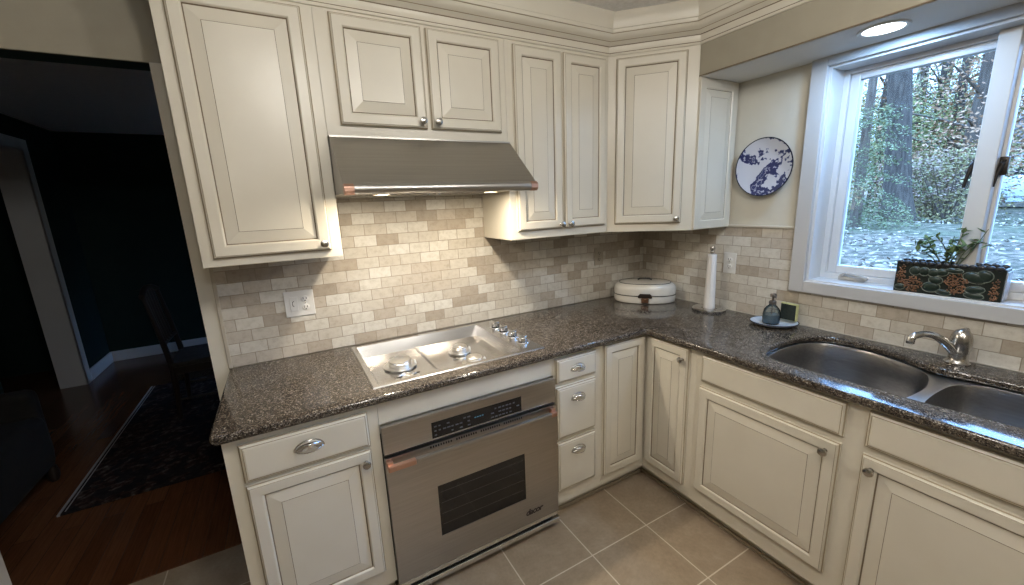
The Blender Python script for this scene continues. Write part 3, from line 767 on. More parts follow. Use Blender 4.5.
bm = B(); tube(bm, [MB @ V(p) for p in ((-.040, 0, .1275), (-.038, 0, .136), (-.030, 0, .140), (0, 0, .141), (.030, 0, .140), (.038, 0, .136), (.040, 0, .1275))], .005, 8, 0, True); obj('lid_handle', bm, BLACK, lid, True)
fy0 = -SY
ML = MB
bm = B(); prism(bm, [(-.042, .040), (.042, .040), (.042, .052), (.030, .066), (-.030, .066), (-.042, .052)], SY * 1.0 - .004, SY * 1.0 + .011, MB @ frame((0, 0, 0), (1, 0, 0), (0, -1, 0)), 0, .0015); lt = obj('latch', bm, mat('dark_bronze', (.035, .025, .02), .4, .5), t)
bm = B(); box(bm, -.022, .022, .008, .040, SY * 1.0 - .002, SY * 1.0 + .008, .003, MB @ frame((0, 0, 0), (1, 0, 0), (0, -1, 0))); lathe(bm, [(.006, 0), (.006, .004), (0, .006)], 12, MB @ frame((0, -SY - .008, .029), (1, 0, 0), (0, -1, 0)))
o = obj('latch_tongue', bm, BROWNMETAL, lt); o['label'] = 'brown bronze latch tongue'

# paper towel holder + roll
HXc, HYc = -.098, -.600
t = thing('paper_towel_holder', 'round chrome paper towel stand on the counter right of the bread box', 'paper towel holder', (HXc, HYc, .9142))
bm = B(); lathe(bm, [(.086, .9142), (.090, .918), (.090, .926), (.084, .931), (.074, .930), (.066, .922), (.036, .921), (.030, .926), (.012, .9265), (0, .9265)], 48, Matrix.Translation((HXc, HYc, 0))); obj('base', bm, CHROME, t, True, angle=50)
bm = B(); lathe(bm, [(.0055, .925), (.0055, 1.24)], 14, Matrix.Translation((HXc, HYc, 0))); obj('rod', bm, CHROME, t, True)
bm = B(); lathe(bm, [(.006, 1.238), (.011, 1.242), (.012, 1.250), (.010, 1.256), (.013, 1.262), (.014, 1.272), (.010, 1.281), (0, 1.284)], 20, Matrix.Translation((HXc, HYc, 0))); obj('finial', bm, NICKEL, t, True)
t = thing('paper_towel_roll', 'nearly used up white paper towel roll on the chrome stand', 'paper towel roll', (HXc, HYc, .9265))
bm = B(); lathe(bm, [(.0075, .9270), (.030, .9270), (.0295, .96), (.027, 1.06), (.0245, 1.16), (.0235, 1.236), (.0075, 1.2365)], 32, Matrix.Translation((HXc, HYc, 0))); r = obj('sheets', bm, PAPER, t, True)
bm = B(); box(bm, HXc - .0255, HXc - .0245, HYc - .017, HYc - .004, .928, 1.23, 0, None); obj('loose_edge', bm, PAPER, r)

# dish with soap bottle and sponge
DXc, DYc = -.112, -.968
t = thing('soap_dish', 'blue and white oval dish under the soap bottle', 'dish', (DXc, DYc, .9142))
bm = B(); lathe(bm, [(.052, .9142), (.055, .917), (.060, .9185), (.085, .924), (.101, .934), (.103, .936), (.100, .9365), (.084, .928), (.06, .9225), (0, .922)], 48, Matrix.Translation((DXc, DYc, 0)) @ Matrix.Rotation(.75, 4, 'Z'), 0, .92, 1.02)
obj('bowl', bm, [noisy('pale_blue_glaze', (.42, .50, .60), (.60, .65, .70), 45, rough=.15)], t, True, angle=60)
bm = B(); lathe(bm, [(.1005, .9345), (.1045, .9350), (.1050, .9366), (.1030, .9385), (.1000, .9375)], 48, Matrix.Translation((DXc, DYc, 0)) @ Matrix.Rotation(.75, 4, 'Z'), 0, .92, 1.02, 2., True); obj('rim', bm, NAVY, t, True)
BXc, BYc = -.116, -.956
t = thing('soap_bottle', 'rounded blue-grey glass soap bottle with a metal pump on the dish', 'soap bottle', (BXc, BYc, .923))
bm = B(); lathe(bm, [(0, .9235), (.030, .9235), (.037, .928), (.0385, .950), (.0380, .975), (.034, .995), (.024, 1.010), (.015, 1.018), (.013, 1.024)], 36, Matrix.Translation((BXc, BYc, 0))); g = obj('glass_body', bm, BOTTLEGLASS, t, True, angle=60)
bm = B(); lathe(bm, [(0, .9255), (.028, .9255), (.0345, .930), (.0355, .950), (.0352, .972), (0, .972)], 36, Matrix.Translation((BXc, BYc, 0))); obj('soap', bm, LIQUID, t, True)
bm = B(); lathe(bm, [(.0155, 1.0235), (.0165, 1.028), (.0165, 1.036), (.012, 1.042), (.006, 1.044), (.006, 1.056), (.0135, 1.058), (.0145, 1.068), (.012, 1.075), (0, 1.078)], 24, Matrix.Translation((BXc, BYc, 0)))
tube(bm, [(BXc, BYc, 1.067), (BXc - .020, BYc - .020, 1.068), (BXc - .030, BYc - .030, 1.062)], [.006, .005, .0035], 8)
tube(bm, [(BXc, BYc, 1.024), (BXc, BYc, .935)], .0025, 8)
obj('pump', bm, mat('grey_pump', (.30, .27, .25), .3, .8), t, True)
t = thing('sponge', 'dark square sponge with a yellow-green rim standing behind the soap bottle', 'sponge', (-.046, -1.0, .934))
MS = Matrix.Translation((-.050, -1.000, .9385)) @ Matrix.Rotation(-.10, 4, 'Z')
bm = B(); box(bm, -.002, .014, -.040, .040, 0, .085, .003, MS); s = obj('foam', bm, noisy('yellow_green_foam', (.46, .46, .20), (.56, .56, .28), 60, rough=.9), t)
bm = B(); box(bm, -.0065, -.0021, -.036, .036, .003, .080, .001, MS); obj('scrub_pad', bm, noisy('dark_scrub_pad', (.012, .02, .016), (.025, .034, .028), 90, rough=.95), t)

# ------------------------------------------------------------------ wall plate
PC = (-.004, -.797, 1.688)
t = thing('wall_plate', 'round blue and white floral plate hanging on the wall left of the window', 'plate', PC)
MP = frame(PC, (0, -1, 0), (-1, 0, 0))
bm = B(); lathe(bm, [(.060, 0), (.066, .003), (.090, .006), (.118, .016), (.1395, .0225), (.1395, .0245), (.117, .0185), (.088, .009), (.06, .007), (0, .0065)], 64, MP); obj('glazed_face', bm, PLATEM, t, True, angle=60)
bm = B(); lathe(bm, [(.1380, .0215), (.1425, .0218), (.1435, .0235), (.1425, .0262), (.1385, .0258)], 64, MP, loop=True); obj('rim', bm, NAVY, t, True)

# ------------------------------------------------------------------ window
win = thing('window_1', 'white casement window above the sink', None, (.1, -1.54, 1.135), None, 'structure')
bm = B()
cw, co = .064, -.020
for (a, b, c, d) in ((-.971, -1.035, 1.082, 2.1295), (-2.05, -2.114, 1.082, 2.1295), (-1.035, -2.05, 1.082, 1.138), (-1.035, -2.05, 2.088, 2.1295)):
    box(bm, co, .0095, a, b, c, d, .003)
obj('casing', bm, mat('casing_white', (.50, .50, .50), .4), win)
bm = B()
box(bm, .000, .20, WY0 - .012, WY0, WZ0, WZ1); box(bm, .000, .20, WY1, WY1 + .012, WZ0, WZ1); box(bm, .000, .20, WY1 + .012, WY0 - .012, WZ1 - .012, WZ1)
obj('jamb_lining', bm, WHITEPAINT, win)
bm = B(); box(bm, -.001, .20, WY1 + .012, WY0 - .012, WZ0, WZ0 + .010, .001); obj('window_sill', bm, WHITEPAINT, win)
IY0, IY1, IZ0, IZ1 = WY0 - .012, WY1 + .012, WZ0 + .010, WZ1 - .012
bm = B()
for (a, b, c, d) in ((IY0, IY0 - .022, IZ0, IZ1), (IY1 + .022, IY1, IZ0, IZ1), (IY0 - .022, IY1 + .022, IZ0, IZ0 + .026), (IY0 - .022, IY1 + .022, IZ1 - .018, IZ1)):
    box(bm, .105, .19, a, b, c, d, .002)
obj('window_frame', bm, WHITEPAINT, win)
bm = B(); box(bm, .070, .118, -1.512, -1.567, IZ0 + .0005, IZ1 - .0005, .003)
obj('mullion', bm, mat('mullion_white', (.58, .57, .55), .4), win)
for (a, b, ls) in ((IY0 - .022, -1.5393, -1.508), (-1.5397, IY1 + .022, -1.578)):
    bm = B(); s = .036; z0, z1 = IZ0 + .026, IZ1 - .018
    lo, hi = min(a, b), max(a, b)
    box(bm, .120, .160, lo + .0005, lo + s, z0, z1, .003); box(bm, .120, .160, hi - s, hi - .0005, z0, z1, .003)
    box(bm, .120, .160, lo + s, hi - s, z0 + .0005, z0 + s, .003); box(bm, .120, .160, lo + s, hi - s, z1 - s * .8, z1 - .0005, .003)
    sh = obj('sash', bm, WHITEPAINT, win)
    bm = B(); box(bm, .138, .142, lo + s - .004, hi - s + .004, z0 + s - .004, z1 - s * .8 + .004); obj('pane', bm, GLASS, sh)
brz = mat('bronze_lock', (.035, .028, .024), .4, .5)
def lock(x, y, w):
    bm = B(); box(bm, x, x + .012, y - w, y + w, 1.590, 1.655, .003)
    tube(bm, [(x, y, 1.64), (x - .012, y + .002, 1.63), (x - .015, y + .008, 1.59), (x - .016, y + .012, 1.550)], [.007, .007, .006, .005], 8)
    o = obj('lock_lever', bm, brz, win, True); o['label'] = 'dark bronze sash lock lever'
lock(.098, -1.506, .0055); lock(.107, -1.578, .012)
bm = B(); box(bm, .088, .1045, -1.13, -1.235, IZ0 + .0005, IZ0 + .020, .005); tube(bm, [(.094, -1.14, IZ0 + .020), (.082, -1.16, IZ0 + .034), (.072, -1.22, IZ0 + .028), (.068, -1.25, IZ0 + .018)], [.008, .006, .0055, .008], 8)
o = obj('crank', bm, mat('crank_beige', (.42, .40, .37), .4), win, True)
# window added out of view to let daylight into the dining room
win_added = thing('window_added', 'unseen window added to light the dining room', None, (-.78, 2.9, .8), None, 'structure')
bm = B()
for (a, b, c, d) in ((2.70, 2.76, .9, 2.1), (3.24, 3.3, .9, 2.1), (2.76, 3.24, .9, .96), (2.76, 3.24, 2.04, 2.1), (2.98, 3.02, .96, 2.04)): box(bm, -.84, -.71, a, b, c, d)
obj('window_frame', bm, DINTRIM, win_added)
bm = B(); box(bm, -.78, -.775, 2.76, 3.24, .96, 2.04); obj('pane', bm, GLASS, win_added)

# ------------------------------------------------------------------ recessed and ceiling lights
def can(label, x, y, z, lensm, r=.075, grp=None):
    t = thing('recessed_light', label, 'ceiling light', (x, y, z), grp)
    bm = B(); lathe(bm, [(r, z - .0002), (r, z - .004), (r * .97, z - .006), (r * .80, z - .004), (r * .80, z - .0002)], 40, Matrix.Translation((x, y, 0)), loop=True); obj('trim_ring', bm, mat('white_ring', (.75, .75, .74), .4), t, True)
    bm = B(); lathe(bm, [(r * .80, z - .0003), (r * .79, z - .003), (0, z - .0034)], 40, Matrix.Translation((x, y, 0))); obj('lens', bm, lensm, t, True)
can('round lit recessed light in the soffit above the window', -.185, -1.280, 2.126, BULB)
def dome(label, x, y):
    t = thing('ceiling_light', label, 'ceiling light', (x, y, CZ), 'kitchen ceiling lights')
    bm = B(); lathe(bm, [(.0, CZ - .0005), (.12, CZ - .0005), (.125, CZ - .01), (.10, CZ - .022), (.0, CZ - .022)], 40, Matrix.Translation((x, y, 0))); obj('canopy', bm, NICKEL, t, True)
    bm = B(); lathe(bm, [(.05, CZ - .0225), (.05, CZ - .05), (.048, CZ - .055), (0, CZ - .055)], 32, Matrix.Translation((x, y, 0))); obj('lamp', bm, CANLENS, t, True)
dome('lit ceiling light above and behind the camera', -2.03, -1.64); dome('lit ceiling light above and behind the camera', -1.95, -3.2); dome('lit ceiling light above and behind the camera', -1.2, -1.95)  # the far one is unseen, added to light the range-side fronts

def light(name, typ, loc, energy, col, size=.1, rot=(0, 0, 0), spot=None, blend=.5):
    l = bpy.data.lights.new(name, typ); l.energy = energy; l.color = col
    if typ == 'AREA': l.shape = 'DISK'; l.size = size
    else: l.shadow_soft_size = size
    if spot: l.spot_size = math.radians(spot); l.spot_blend = blend
    o = bpy.data.objects.new(name, l); COL.objects.link(o); o.location = loc; o.rotation_euler = rot; return o
WARM = (1., .87, .69)
CAN = (1., .965, .91)
light('hood_lamp_light', 'AREA', (-1.835, -.42, 1.6095), 1.55, WARM, .05)
light('hood_lamp_light', 'AREA', (-1.375, -.42, 1.6095), 1.6, WARM, .05)
light('soffit_light', 'AREA', (-.185, -1.280, 2.120), 1.75, (.38, .69, 1.14), .11)
light('ceiling_lamp_light', 'POINT', (-2.03, -1.64, CZ - .13), 6.6, CAN, .06)
light('ceiling_lamp_light', 'POINT', (-1.95, -3.2, CZ - .13), 6.6, CAN, .06)  # emitter of the far added lamp, aimed at brightening the range-side fronts
light('ceiling_lamp_light', 'POINT', (-1.2, -1.95, CZ - .13), 6.6, CAN, .06)

# ------------------------------------------------------------------ planter and plant
PO = (.006, -1.512, WZ0 + .0105)
t = thing('planter', 'dark rectangular window planter with raised leaves and orange berries on the sill', 'planter', PO)
MPL = frame(PO, (0.045, -1, 0), (-1, -.045, 0))       # local: along the sill to the right, up, out into the room
PL, PH, PD = .147, .118, .082
bm = B()
for (a, b, c, d) in ((-PL, PL, -.008, 0), (-PL, PL, -PD, -PD + .008), (-PL, -PL + .008, -PD + .008, -.008), (PL - .008, PL, -PD + .008, -.008)): box(bm, a, b, 0, PH, c, d, .002, MPL)
box(bm, -PL + .008, PL - .008, 0, .01, -PD + .008, -.008, 0, MPL)
obj('trough', bm, noisy('dark_green_black_glaze', (.008, .012, .010), (.016, .022, .018), 20, rough=.3), t)
bm = B(); box(bm, -PL + .0085, PL - .0085, .0105, PH - .012, -PD + .0085, -.0085, 0, MPL); obj('soil', bm, noisy('potting_soil', (.012, .010, .008), (.03, .024, .018), 50, rough=1.), t)
bm = B(); box(bm, PL + .0002, PL + .004, .004, PH - .01, -PD + .004, -.004, .0015, MPL); o = obj('end_panel', bm, noisy('lit_end_glaze', (.28, .33, .40), (.60, .64, .70), 35, rough=.2), t); o['label'] = 'end panel painted in a pale lit tone'  # end face of the dark trough, its lit look painted in pale grey
for zz in (-.004, -PD + .004):
    bm = B()
    for i in range(13):
        x = -PL + .010 + i * .0223
        lathe(bm, [(0, -.010), (.008, -.008), (.012, 0), (.0105, .006), (.006, .0095), (0, .0105)], 14, MPL @ Matrix.Translation((x, PH - .001, zz)) @ Matrix.Rotation(-PI / 2, 4, 'X'), 0, 1., .7)
    obj('scalloped_edge', bm, BLACK, t, True)
LEAFG = noisy('raised_leaf_green', (.009, .018, .013), (.018, .032, .022), 40, rough=.3); LEAFRIM = mat('raised_leaf_outline', (.17, .20, .16), .35)
LEAFPOS = [(-.128, .018, .016, .012, .2), (-.088, .088, .017, .017, 0), (-.062, .088, .016, .017, 0), (-.036, .086, .017, .016, 0), (-.036, .030, .026, .020, .15), (-.026, .058, .020, .016, -.1), (-.012, .090, .018, .014, .2),
           (.000, .014, .022, .010, -.1), (.075, .080, .032, .020, -.25), (.098, .088, .022, .022, -.2), (.080, .036, .026, .014, .1), (.080, .014, .026, .012, -.1), (.020, .100, .024, .010, 0)]
for (x, y, a, b, r) in LEAFPOS:
    K = MPL @ Matrix.Translation((x, y, 0)) @ Matrix.Rotation(r, 4, 'Z')
    bm = B(); lathe(bm, [(1., .0002), (.97, .003), (.7, .0055), (0, .0065)], 28, K, 0, a * .9, b * .9); lf = obj('leaf_relief', bm, LEAFG, t, True, angle=60)
    bm = B(); tube(bm, [K @ V((a * math.cos(2 * PI * i / 24), b * math.sin(2 * PI * i / 24), .0018)) for i in range(25)], .0012, 6); obj('leaf_outline', bm, LEAFRIM, lf, True)
BERRY = noisy('berry_orange_brown', (.13, .055, .022), (.25, .12, .058), 60, rough=.3)
for (cx, cy, a, b) in ((-.128, .070, .014, .040), (-.090, .036, .030, .032), (.030, .050, .032, .040), (.128, .040, .012, .042)):
    bm = B(); random.seed(int(cx * 1e4))
    for i in range(int(a * b * 100000)):
        for _ in range(9):
            u, v = random.uniform(-1, 1), random.uniform(-1, 1)
            if u * u + v * v < 1: break
        r = random.uniform(.0024, .0037)
        tb = bmesh.new(); bmesh.ops.create_icosphere(tb, subdivisions=1, radius=r); add(bm, tb, MPL @ Matrix.Translation((cx + u * a, cy + v * b, .0012)))
    obj('berry_cluster', bm, BERRY, t, True, angle=80)
random.seed(21)
t = thing('potted_plant', 'small leafy green plant growing in the dark planter on the window sill', 'plant', MPL @ V((-.02, PH - .012, -.04)))
SB = B(); LB = B()
def leaf(bm, p, d, L, wd, up=V((0, 0, 1))):
    d = V(d).normalized(); s = d.cross(up)
    if s.length < .01: s = V((1, 0, 0))
    s.normalize(); n = s.cross(d)
    pts = [p, p + d * L * .35 + s * wd * .5 + n * .002, p + d * L * .7 + s * wd * .4, p + d * L, p + d * L * .7 - s * wd * .4, p + d * L * .35 - s * wd * .5 + n * .002, p + d * L * .4 - n * wd * .15]
    v = [bm.verts.new(q) for q in pts]
    for a, b in ((0, 1), (1, 2), (2, 3), (3, 4), (4, 5), (5, 0)): bm.faces.new((v[a], v[b], v[6]))
def stem(base, tip, bend, nl):
    base, tip, bend = V(base), V(tip), V(bend)
    pts = [MPL @ (base.lerp(tip, u) + bend * (4 * u * (1 - u))) for u in [i / 7 for i in range(8)]]
    tube(SB, pts, [.0026 - .0002 * i for i in range(8)], 6)
    for i in range(nl):
        u = .25 + .75 * (i + .5) / nl; k = min(int(u * 7), 6); p = pts[k].lerp(pts[k + 1], u * 7 - k)
        d = V((random.uniform(-1, 1), random.uniform(-1, 1), random.uniform(-.15, .9)))
        leaf(LB, p, d, random.uniform(.022, .036), random.uniform(.013, .020))
z0 = PH - .014
for b, tp, bd, nl in (((-.02, z0, -.04), (-.115, .185, -.03), (0, .03, 0), 15), ((-.02, z0, -.04), (-.085, .215, -.05), (-.01, .02, 0), 12), ((-.02, z0, -.04), (-.055, .225, -.03), (.02, .0, 0), 13), ((-.02, z0, -.04), (.02, .262, -.04), (.0, -.02, .01), 17), ((-.02, z0, -.04), (-.01, .225, -.06), (0, 0, 0), 11),
                      ((.01, z0, -.045), (.075, .255, -.05), (.0, -.01, 0), 5), ((.01, z0, -.04), (.105, .190, -.03), (-.01, .05, .0), 9), ((-.01, z0, -.035), (.03, .195, -.02), (0, .01, 0), 9), ((-.03, z0, -.04), (-.10, .165, -.02), (0, .02, .01), 8)):
    stem(b, tp, bd, nl)
obj('stem', SB, STEMM, t, True); obj('foliage', LB, SPROUT, t)

# ------------------------------------------------------------------ dining room furniture
bm = B(); box(bm, -3.448, -1.2, .84, 2.76, 0.0, .010, .002); t = thing('rug', 'dark patterned oriental rug on the wood floor of the dining room', 'rug', (-2.4, 1.8, 0))
obj('pile', bm, RUGM, t)
bm = B(); box(bm, -3.462, -3.449, .84, 2.76, 0, .010, .002); box(bm, -3.436, -3.430, .86, 2.75, .0101, .0106); obj('binding', bm, RUGEDGE, t)
# dining chair facing +x
t = thing('dining_chair', 'dark wooden dining chair on the rug in the unlit dining room', 'chair', (-3.0, 2.0, .010))
cz = .0105
bm = B(); box(bm, -3.20, -2.76, 1.78, 2.23, .435, .475, .012); obj('seat', bm, SEATFAB, t)
bm = B(); box(bm, -3.20, -2.77, 1.79, 2.22, .375, .434, .004); obj('seat_frame', bm, DARKWOOD, t)
for y in (1.80, 2.19):
    bm = B(); tube(bm, [(-3.20, y, cz), (-3.185, y, .22), (-3.18, y, .45), (-3.215, y, .75), (-3.255, y, 1.02)], [.016, .019, .021, .018, .014], 10); obj('rear_leg', bm, DARKWOOD, t, True)
    bm = B(); tube(bm, [(-2.79, y, cz), (-2.79, y, .2), (-2.79, y, .374)], [.014, .018, .021], 10); obj('front_leg', bm, DARKWOOD, t, True)
bm = B()
tube(bm, [(-3.255, 1.785, 1.0), (-3.265, 1.90, 1.035), (-3.27, 2.0, 1.045), (-3.265, 2.10, 1.035), (-3.255, 2.205, 1.0)], .020, 10)
tube(bm, [(-3.20, 1.80, .62), (-3.21, 2.0, .615), (-3.20, 2.19, .62)], .014, 8)
for y in (1.90, 1.965, 2.03, 2.095): tube(bm, [(-3.203, y, .62), (-3.235, y, .82), (-3.262, y, 1.03)], .010, 8)
obj('backrest', bm, DARKWOOD, t, True)
for y in (1.80, 2.19):
    bm = B(); tube(bm, [(-3.19, y, .17), (-2.79, y, .17)], .010, 8); obj('stretcher', bm, DARKWOOD, t, True)
t.location.x += .12
# armchair silhouette
t = thing('armchair', 'dark armchair at the left edge of the unlit dining room', 'armchair', (-3.8, .95, 0))
bm = B(); box(bm, -4.0, -3.58, .62, 1.32, .10, .44, .05, None, 0, 3); obj('seat', bm, DARKFAB, t, True)
bm = B(); box(bm, -4.04, -3.86, .58, 1.36, .30, .92, .06, None, 0, 3); obj('backrest', bm, DARKFAB, t, True)
for y in (.58, 1.26):
    bm = B(); box(bm, -3.98, -3.60, y, y + .12, .12, .60, .05, None, 0, 3); obj('armrest', bm, DARKFAB, t, True)
for x in (-3.62, -3.96):
    for y in (.64, 1.30):
        bm = B(); lathe(bm, [(.018, .001), (.028, .03), (.03, .06), (.022, .099)], 14, Matrix.Translation((x, y, 0))); obj('leg', bm, DARKWOOD, t, True)

# ------------------------------------------------------------------ outdoors
GZ = .80
bm = B()
NX = 24
random.seed(3)
vs = [[bm.verts.new((.35 + 44.65 * (i / NX) ** 1.6, -22 + 44 * j / 16, GZ + (random.uniform(-.08, .08) if i > 1 else 0) + 0)) for j in range(17)] for i in range(NX + 1)]
for i in range(NX):
    for j in range(16): bm.faces.new((vs[i][j], vs[i + 1][j], vs[i + 1][j + 1], vs[i][j + 1]))
struct('ground', bm, GROUNDM, 'leaf-strewn ground outside the window', True)
CAMP = V((-2.18516546, -2.05156984, 1.56406193))
RMX = ((0.871784924110832, -0.48825609995885066, -0.03996281954571707), (-0.13894418108729203, -0.1682095369848035, -0.9759098658223205), (0.46977181762537923, 0.8563361095506429, -0.21448288240467264))
def quad_leaf(bm, p, s, flat=.5):
    d = V((random.gauss(0, 1), random.gauss(0, 1), random.gauss(0, flat))).normalized(); e = d.orthogonal(); e.rotate(Matrix.Rotation(random.uniform(0, 6.28), 3, d)); e.normalize()
    v = [bm.verts.new(q) for q in (p - d * s, p + e * s * .45, p + d * s, p - e * s * .45)]; bm.faces.new(v)
def crown_bm(rad, h, n, s, seedv, gap=.0):
    random.seed(seedv); bm = B(); cl = [V((random.uniform(-1, 1) * rad, random.uniform(-1, 1) * rad, random.uniform(0, h))) for _ in range(26)]
    for i in range(n):
        c = random.choice(cl); p = c + V((random.gauss(0, .24) * rad, random.gauss(0, .24) * rad, random.gauss(0, .10) * h)); quad_leaf(bm, p, s * random.uniform(.6, 1.3))
    return bm
def trunk_bm(h, r, seedv, nb=6, lean=.0):
    random.seed(seedv); bm = B(); pts = [V((lean * h * u + random.uniform(-1, 1) * .04, random.uniform(-1, 1) * .04, -.15 + h * u)) for u in [i / 8 for i in range(9)]]
    tube(bm, pts, [r * (1.35 if i == 0 else 1.06 - .07 * i) for i in range(9)], 14)
    for k in range(nb):
        u = random.uniform(.25, .95); p = pts[int(u * 8)]; a = random.uniform(0, 6.28); L = random.uniform(.12, .3) * h
        d = V((math.cos(a), math.sin(a), random.uniform(.1, .9)))
        tube(bm, [p, p + d * L * .5 + V((0, 0, .05)), p + d * L], [r * .25, r * .16, r * .05], 6)
    return bm
def gz(x): return GZ
# big trunk straight out of the window
def place(o, loc, rz=0, sc=1.):
    o.location = loc; o.rotation_euler = (0, 0, rz); o.scale = (sc, sc, sc)
t = thing('tree', 'thick grey tree trunk nearest the window', 'tree', (9.7, 1.79, GZ))
random.seed(5); bm = B()
pts = [V((9.7 + .03 * i + random.uniform(-.02, .02), 1.77 + .10 * i + random.uniform(-.02, .02), GZ - .15 + i * .8)) for i in range(12)]
tube(bm, pts, [.34, .24, .22, .21, .20, .197, .195, .19, .185, .18, .175, .17], 22); obj('trunk', bm, BARK, t, True)
# fir with drooping branches in front of it
t = thing('fir_tree', 'drooping grey-green fir in front of the thick trunk', 'tree', (7.6, 1.45, GZ))
bm = B(); tube(bm, [(7.6, 1.75, GZ - .1), (7.62, 1.78, 3.0), (7.6, 1.75, 6.5)], [.09, .07, .03], 10); obj('trunk', bm, BARK2, t, True)
bm = B(); random.seed(11)
for k in range(95):
    z = .95 + 2.1 * random.random() ** 1.2; a = random.uniform(0, 6.28); L = random.uniform(.5, 1.2) * max(.35, 1.1 - (z - 1.) / 7); d = V((math.cos(a), math.sin(a), 0)); sd = V((-d.y, d.x, 0))
    for i in range(110):
        u = random.random() ** .7; w = .24 * (1.1 - u)
        quad_leaf(bm, V((7.6, 1.75, z)) + d * L * u + sd * random.uniform(-w, w) + V((0, 0, -.40 * u * u * L + random.gauss(0, .025))), random.uniform(.012, .026), .25)
obj('foliage', bm, LEAF_FIR, t)
# woodland: trunks with crowns, copied
kinds = []
spec = [('slender grey tree with thin green leaves', LEAF_GREEN, BARK), ('slender tree with yellow autumn leaves', LEAF_YEL, BARK2), ('slender tree with orange autumn leaves', LEAF_ORANGE, BARK2), ('bare-looking tree with russet leaves', LEAF_PINK, BARK), ('grey-green evergreen tree', LEAF_BLUE, BARK)]
spots = [(14, 3.9, 0), (13.4, 1.75, 2), (15.5, 2.7, 4), (16, 3.3, 0), (18, 4.4, 1), (18.5, 3.9, 3), (20, -.6, 1), (21, 3.2, 2), (22, 5.8, 4), (23, 5.2, 0), (22, 6.9, 3), (25, -.3, 4), (31, 6.5, 1), (26, 6.8, 0), (32, 7.2, 2), (28, .8, 4), (30, 5.3, 1), (31, 2.0, 3), (33, 8.1, 0), (33, .2, 2), (34, 4.0, 4), (36, 6.2, 3), (36, -1.2, 0), (37, 2.3, 1), (12.5, 6.2, 0), (15, 7.8, 4), (17, 10.5, 1), (20, 9., 2), (14, 11.5, 0), (23, 12.5, 3), (26, 10.2, 0), (12, 9.4, 3), (19, 14.5, 4), (28, 15, 1)]
first = {}
wheres = ['far out among the woodland', 'deep in the woodland']
for n, (x, y, k) in enumerate(spots):
    lab, lm, bk = spec[k]
    if k not in first:
        r = bpy.data.objects.new('woodland_tree', None); COL.objects.link(r); WORLD[r.name] = Matrix()
        obj('trunk', trunk_bm(5.6, .13 + .03 * (k % 3), 40 + k, 9), bk, r, True)
        bmc = crown_bm(1.5, 3.7, 5200, .050, 60 + k)
        bmc.transform(Matrix.Translation((0, 0, .9))); obj('foliage', bmc, lm, r)
        first[k] = r
    else:
        r = first[k].copy(); COL.objects.link(r)
        for ch in list(first[k].children):
            c = ch.copy(); COL.objects.link(c); c.parent = r
    tag(r, lab + ' in the woodland behind the thick trunk', 'tree', 'woodland trees outside'); place(r, (x, y, gz(x)), n * 1.3, .9 + .25 * ((n * 37) % 10) / 10)
# low bushes
firstb = {}
for n, (x, y, k, sc) in enumerate([(10.6, 1.30, 0, 1.), (11.4, 1.70, 1, 1.05), (12.4, 2.0, 0, 1.1), (13.0, 3.1, 1, 1.1), (15.0, 3.3, 1, 1.2), (9.4, 3.3, 0, .7)]):
    if k not in firstb:
        bmc = crown_bm(.75, 1.35, 3200, .036, 90 + k); r = bpy.data.objects.new('bush', None); COL.objects.link(r); WORLD[r.name] = Matrix()
        obj('foliage', bmc, [LEAF_BLUE, LEAF_PINK][k], r); bm = B(); random.seed(k)
        for i in range(9):
            a = i * .7; tube(bm, [(0, 0, -.1), (.25 * math.cos(a), .25 * math.sin(a), .5), (.55 * math.cos(a), .55 * math.sin(a), 1.2)], [.02, .014, .005], 6)
        obj('twigs', bm, BARK2, r); firstb[k] = r
    else:
        r = firstb[k].copy(); COL.objects.link(r)
        for ch in list(firstb[k].children):
            c = ch.copy(); COL.objects.link(c); c.parent = r
    tag(r, ['grey-green bush right of the thick trunk', 'russet twiggy bush right of the thick trunk'][k], 'bush', 'bushes outside'); place(r, (x, y, gz(x)), n, sc)
# leaves lying on the ground
bm = B(); random.seed(77)
for i in range(5200):
    x = .8 + 12.5 * random.random() ** 1.3; y = -2.6 + random.random() * (3.0 + x * .55); p = V((x, y, GZ + .012 + random.random() * .03)); quad_leaf(bm, p, random.uniform(.02, .045), .25)
o = obj('fallen_leaves', bm, [noisy('fallen_leaf', (.12, .09, .06), (.30, .24, .18), 3, rough=.8)]); tag(o, 'fallen leaves scattered over the ground outside', 'leaves', None, 'stuff')
# parked car and barn at the right of the view
CARO = V((18.3, 1.05, gz(18.3)))
t = thing('car', 'pale parked car seen through the right-hand sash', 'car', CARO)
MC = frame(CARO, (.25, -1, 0), (0, 0, 1))
bm = B(); side = [(-2.1, .30), (-2.1, .72), (-1.95, .86), (-1.15, .95), (1.25, .98), (2.0, .84), (2.12, .6), (2.12, .30)]
prism(bm, side, -.85, .85, MC @ frame((0, 0, 0), (1, 0, 0), (0, -1, 0)), 0, .06); obj('body', bm, mat('pale_car_paint', (.62, .64, .66), .25), t, True, angle=50)
bm = B(); prism(bm, [(-1.2, .94), (-.55, 1.42), (.75, 1.45), (1.45, .97)], -.72, .72, MC @ frame((0, 0, 0), (1, 0, 0), (0, -1, 0)), 0, .05); obj('windows', bm, BLACKGLASS, t)
bm = B(); prism(bm, [(-.6, 1.40), (-.5, 1.47), (.7, 1.50), (.82, 1.42)], -.70, .70, MC @ frame((0, 0, 0), (1, 0, 0), (0, -1, 0)), 0, .02); obj('roof', bm, mat('car_roof_paint', (.62, .64, .66), .25), t)
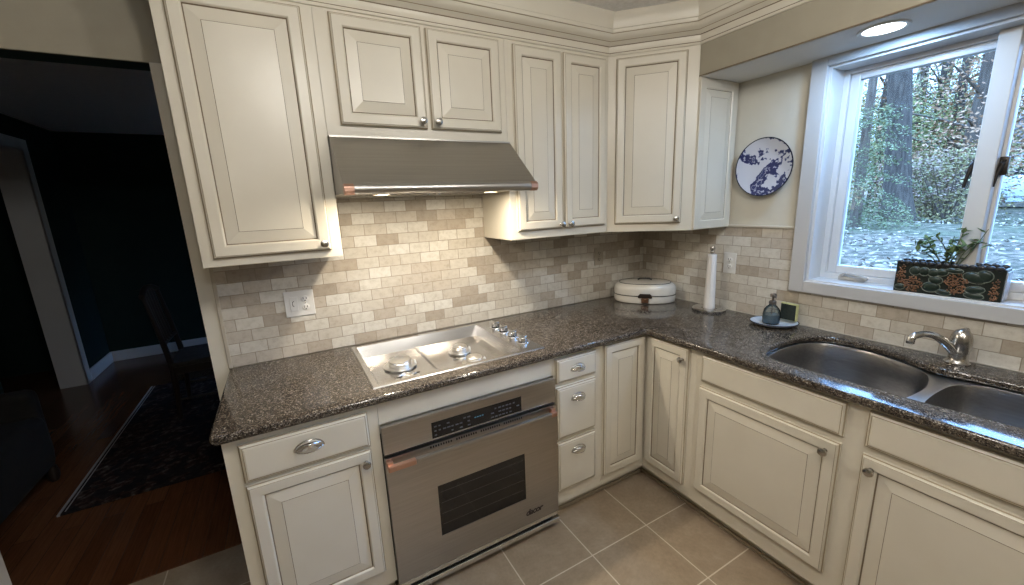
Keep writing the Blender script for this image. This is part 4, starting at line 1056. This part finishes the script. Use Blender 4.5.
for x in (-1.35, 1.35):
    for s in (-.78, .78):
        bm = B(); lathe(bm, [(0, -.1), (.18, -.1), (.20, -.09), (.31, -.1), (.33, -.06), (.33, .06), (.31, .1), (.2, .09), (.18, .1), (0, .1)], 24, MC @ frame((x, s, .33), (1, 0, 0), (0, 1, 0))); obj('wheel', bm, BLACK, t, True)
t = thing('barn', 'dark red gabled outbuilding behind the parked car', 'building', (25.5, 2.4, gz(25.5)))
zb = gz(25.5); bm = B(); box(bm, 24.5, 29, .2, 4.2, zb - .2, zb + 2.5); obj('wall', bm, noisy('dark_red_boards', (.13, .05, .045), (.19, .08, .07), 6, rough=.8), t)
bm = B(); prism(bm, [(-.1, zb + 2.4), (2.2, zb + 4.0), (4.5, zb + 2.4), (4.5, zb + 2.25), (-.1, zb + 2.25)], 24.2, 29.2, frame((0, 0, 0), (0, 1, 0), (1, 0, 0))); obj('roof', bm, mat('grey_roof', (.16, .14, .14), .9), t)
bm = B(); box(bm, 24.46, 24.52, 1.2, 3.2, zb - .1, zb + 1.9); obj('door', bm, mat('pale_door', (.5, .52, .55), .6), t)

# ------------------------------------------------------------------ world, camera, colour
w = bpy.data.worlds.new('overcast'); S.world = w; w.use_nodes = True
bg = w.node_tree.nodes['Background']; bg.inputs[1].default_value = 1.
tn = w.node_tree.nodes; tcw = tn.new('ShaderNodeTexCoord'); spw = tn.new('ShaderNodeSeparateXYZ'); rw = tn.new('ShaderNodeValToRGB')
w.node_tree.links.new(tcw.outputs['Generated'], spw.inputs[0]); w.node_tree.links.new(spw.outputs[2], rw.inputs[0]); w.node_tree.links.new(rw.outputs[0], bg.inputs[0])
HOR, MID, ZEN = (.24, .33, .45, 1), (1.2, 2.35, 4.5, 1), (1.9, 3.9, 7.9, 1)          # overcast sky: the zenith is about three times as bright as the horizon
rw.color_ramp.elements[0].position = .02; rw.color_ramp.elements[0].color = HOR; rw.color_ramp.elements[1].position = .75; rw.color_ramp.elements[1].color = ZEN
e_ = rw.color_ramp.elements.new(.32); e_.color = MID
cam = bpy.data.cameras.new('camera'); co_ = bpy.data.objects.new('camera', cam); COL.objects.link(co_)
cam.sensor_width = 36; cam.sensor_fit = 'HORIZONTAL'; cam.lens = 409.035 / 1024 * 36; cam.clip_start = .02; cam.clip_end = 200
M = Matrix.Identity(4)
for i in range(3):
    M[i][0] = RMX[0][i]; M[i][1] = -RMX[1][i]; M[i][2] = -RMX[2][i]; M[i][3] = CAMP[i]
co_.matrix_world = M
S.camera = co_
vs_ = S.view_settings; vs_.view_transform = 'Standard'; vs_.look = 'None'; vs_.gamma = 1; vs_.use_curve_mapping = False; vs_.exposure = 1.65
cy = S.cycles
cy.use_denoising = True; cy.max_bounces = 8; cy.diffuse_bounces = 5; cy.glossy_bounces = 4; cy.transparent_max_bounces = 12; cy.sample_clamp_indirect = 6.; cy.caustics_reflective = False; cy.caustics_refractive = False
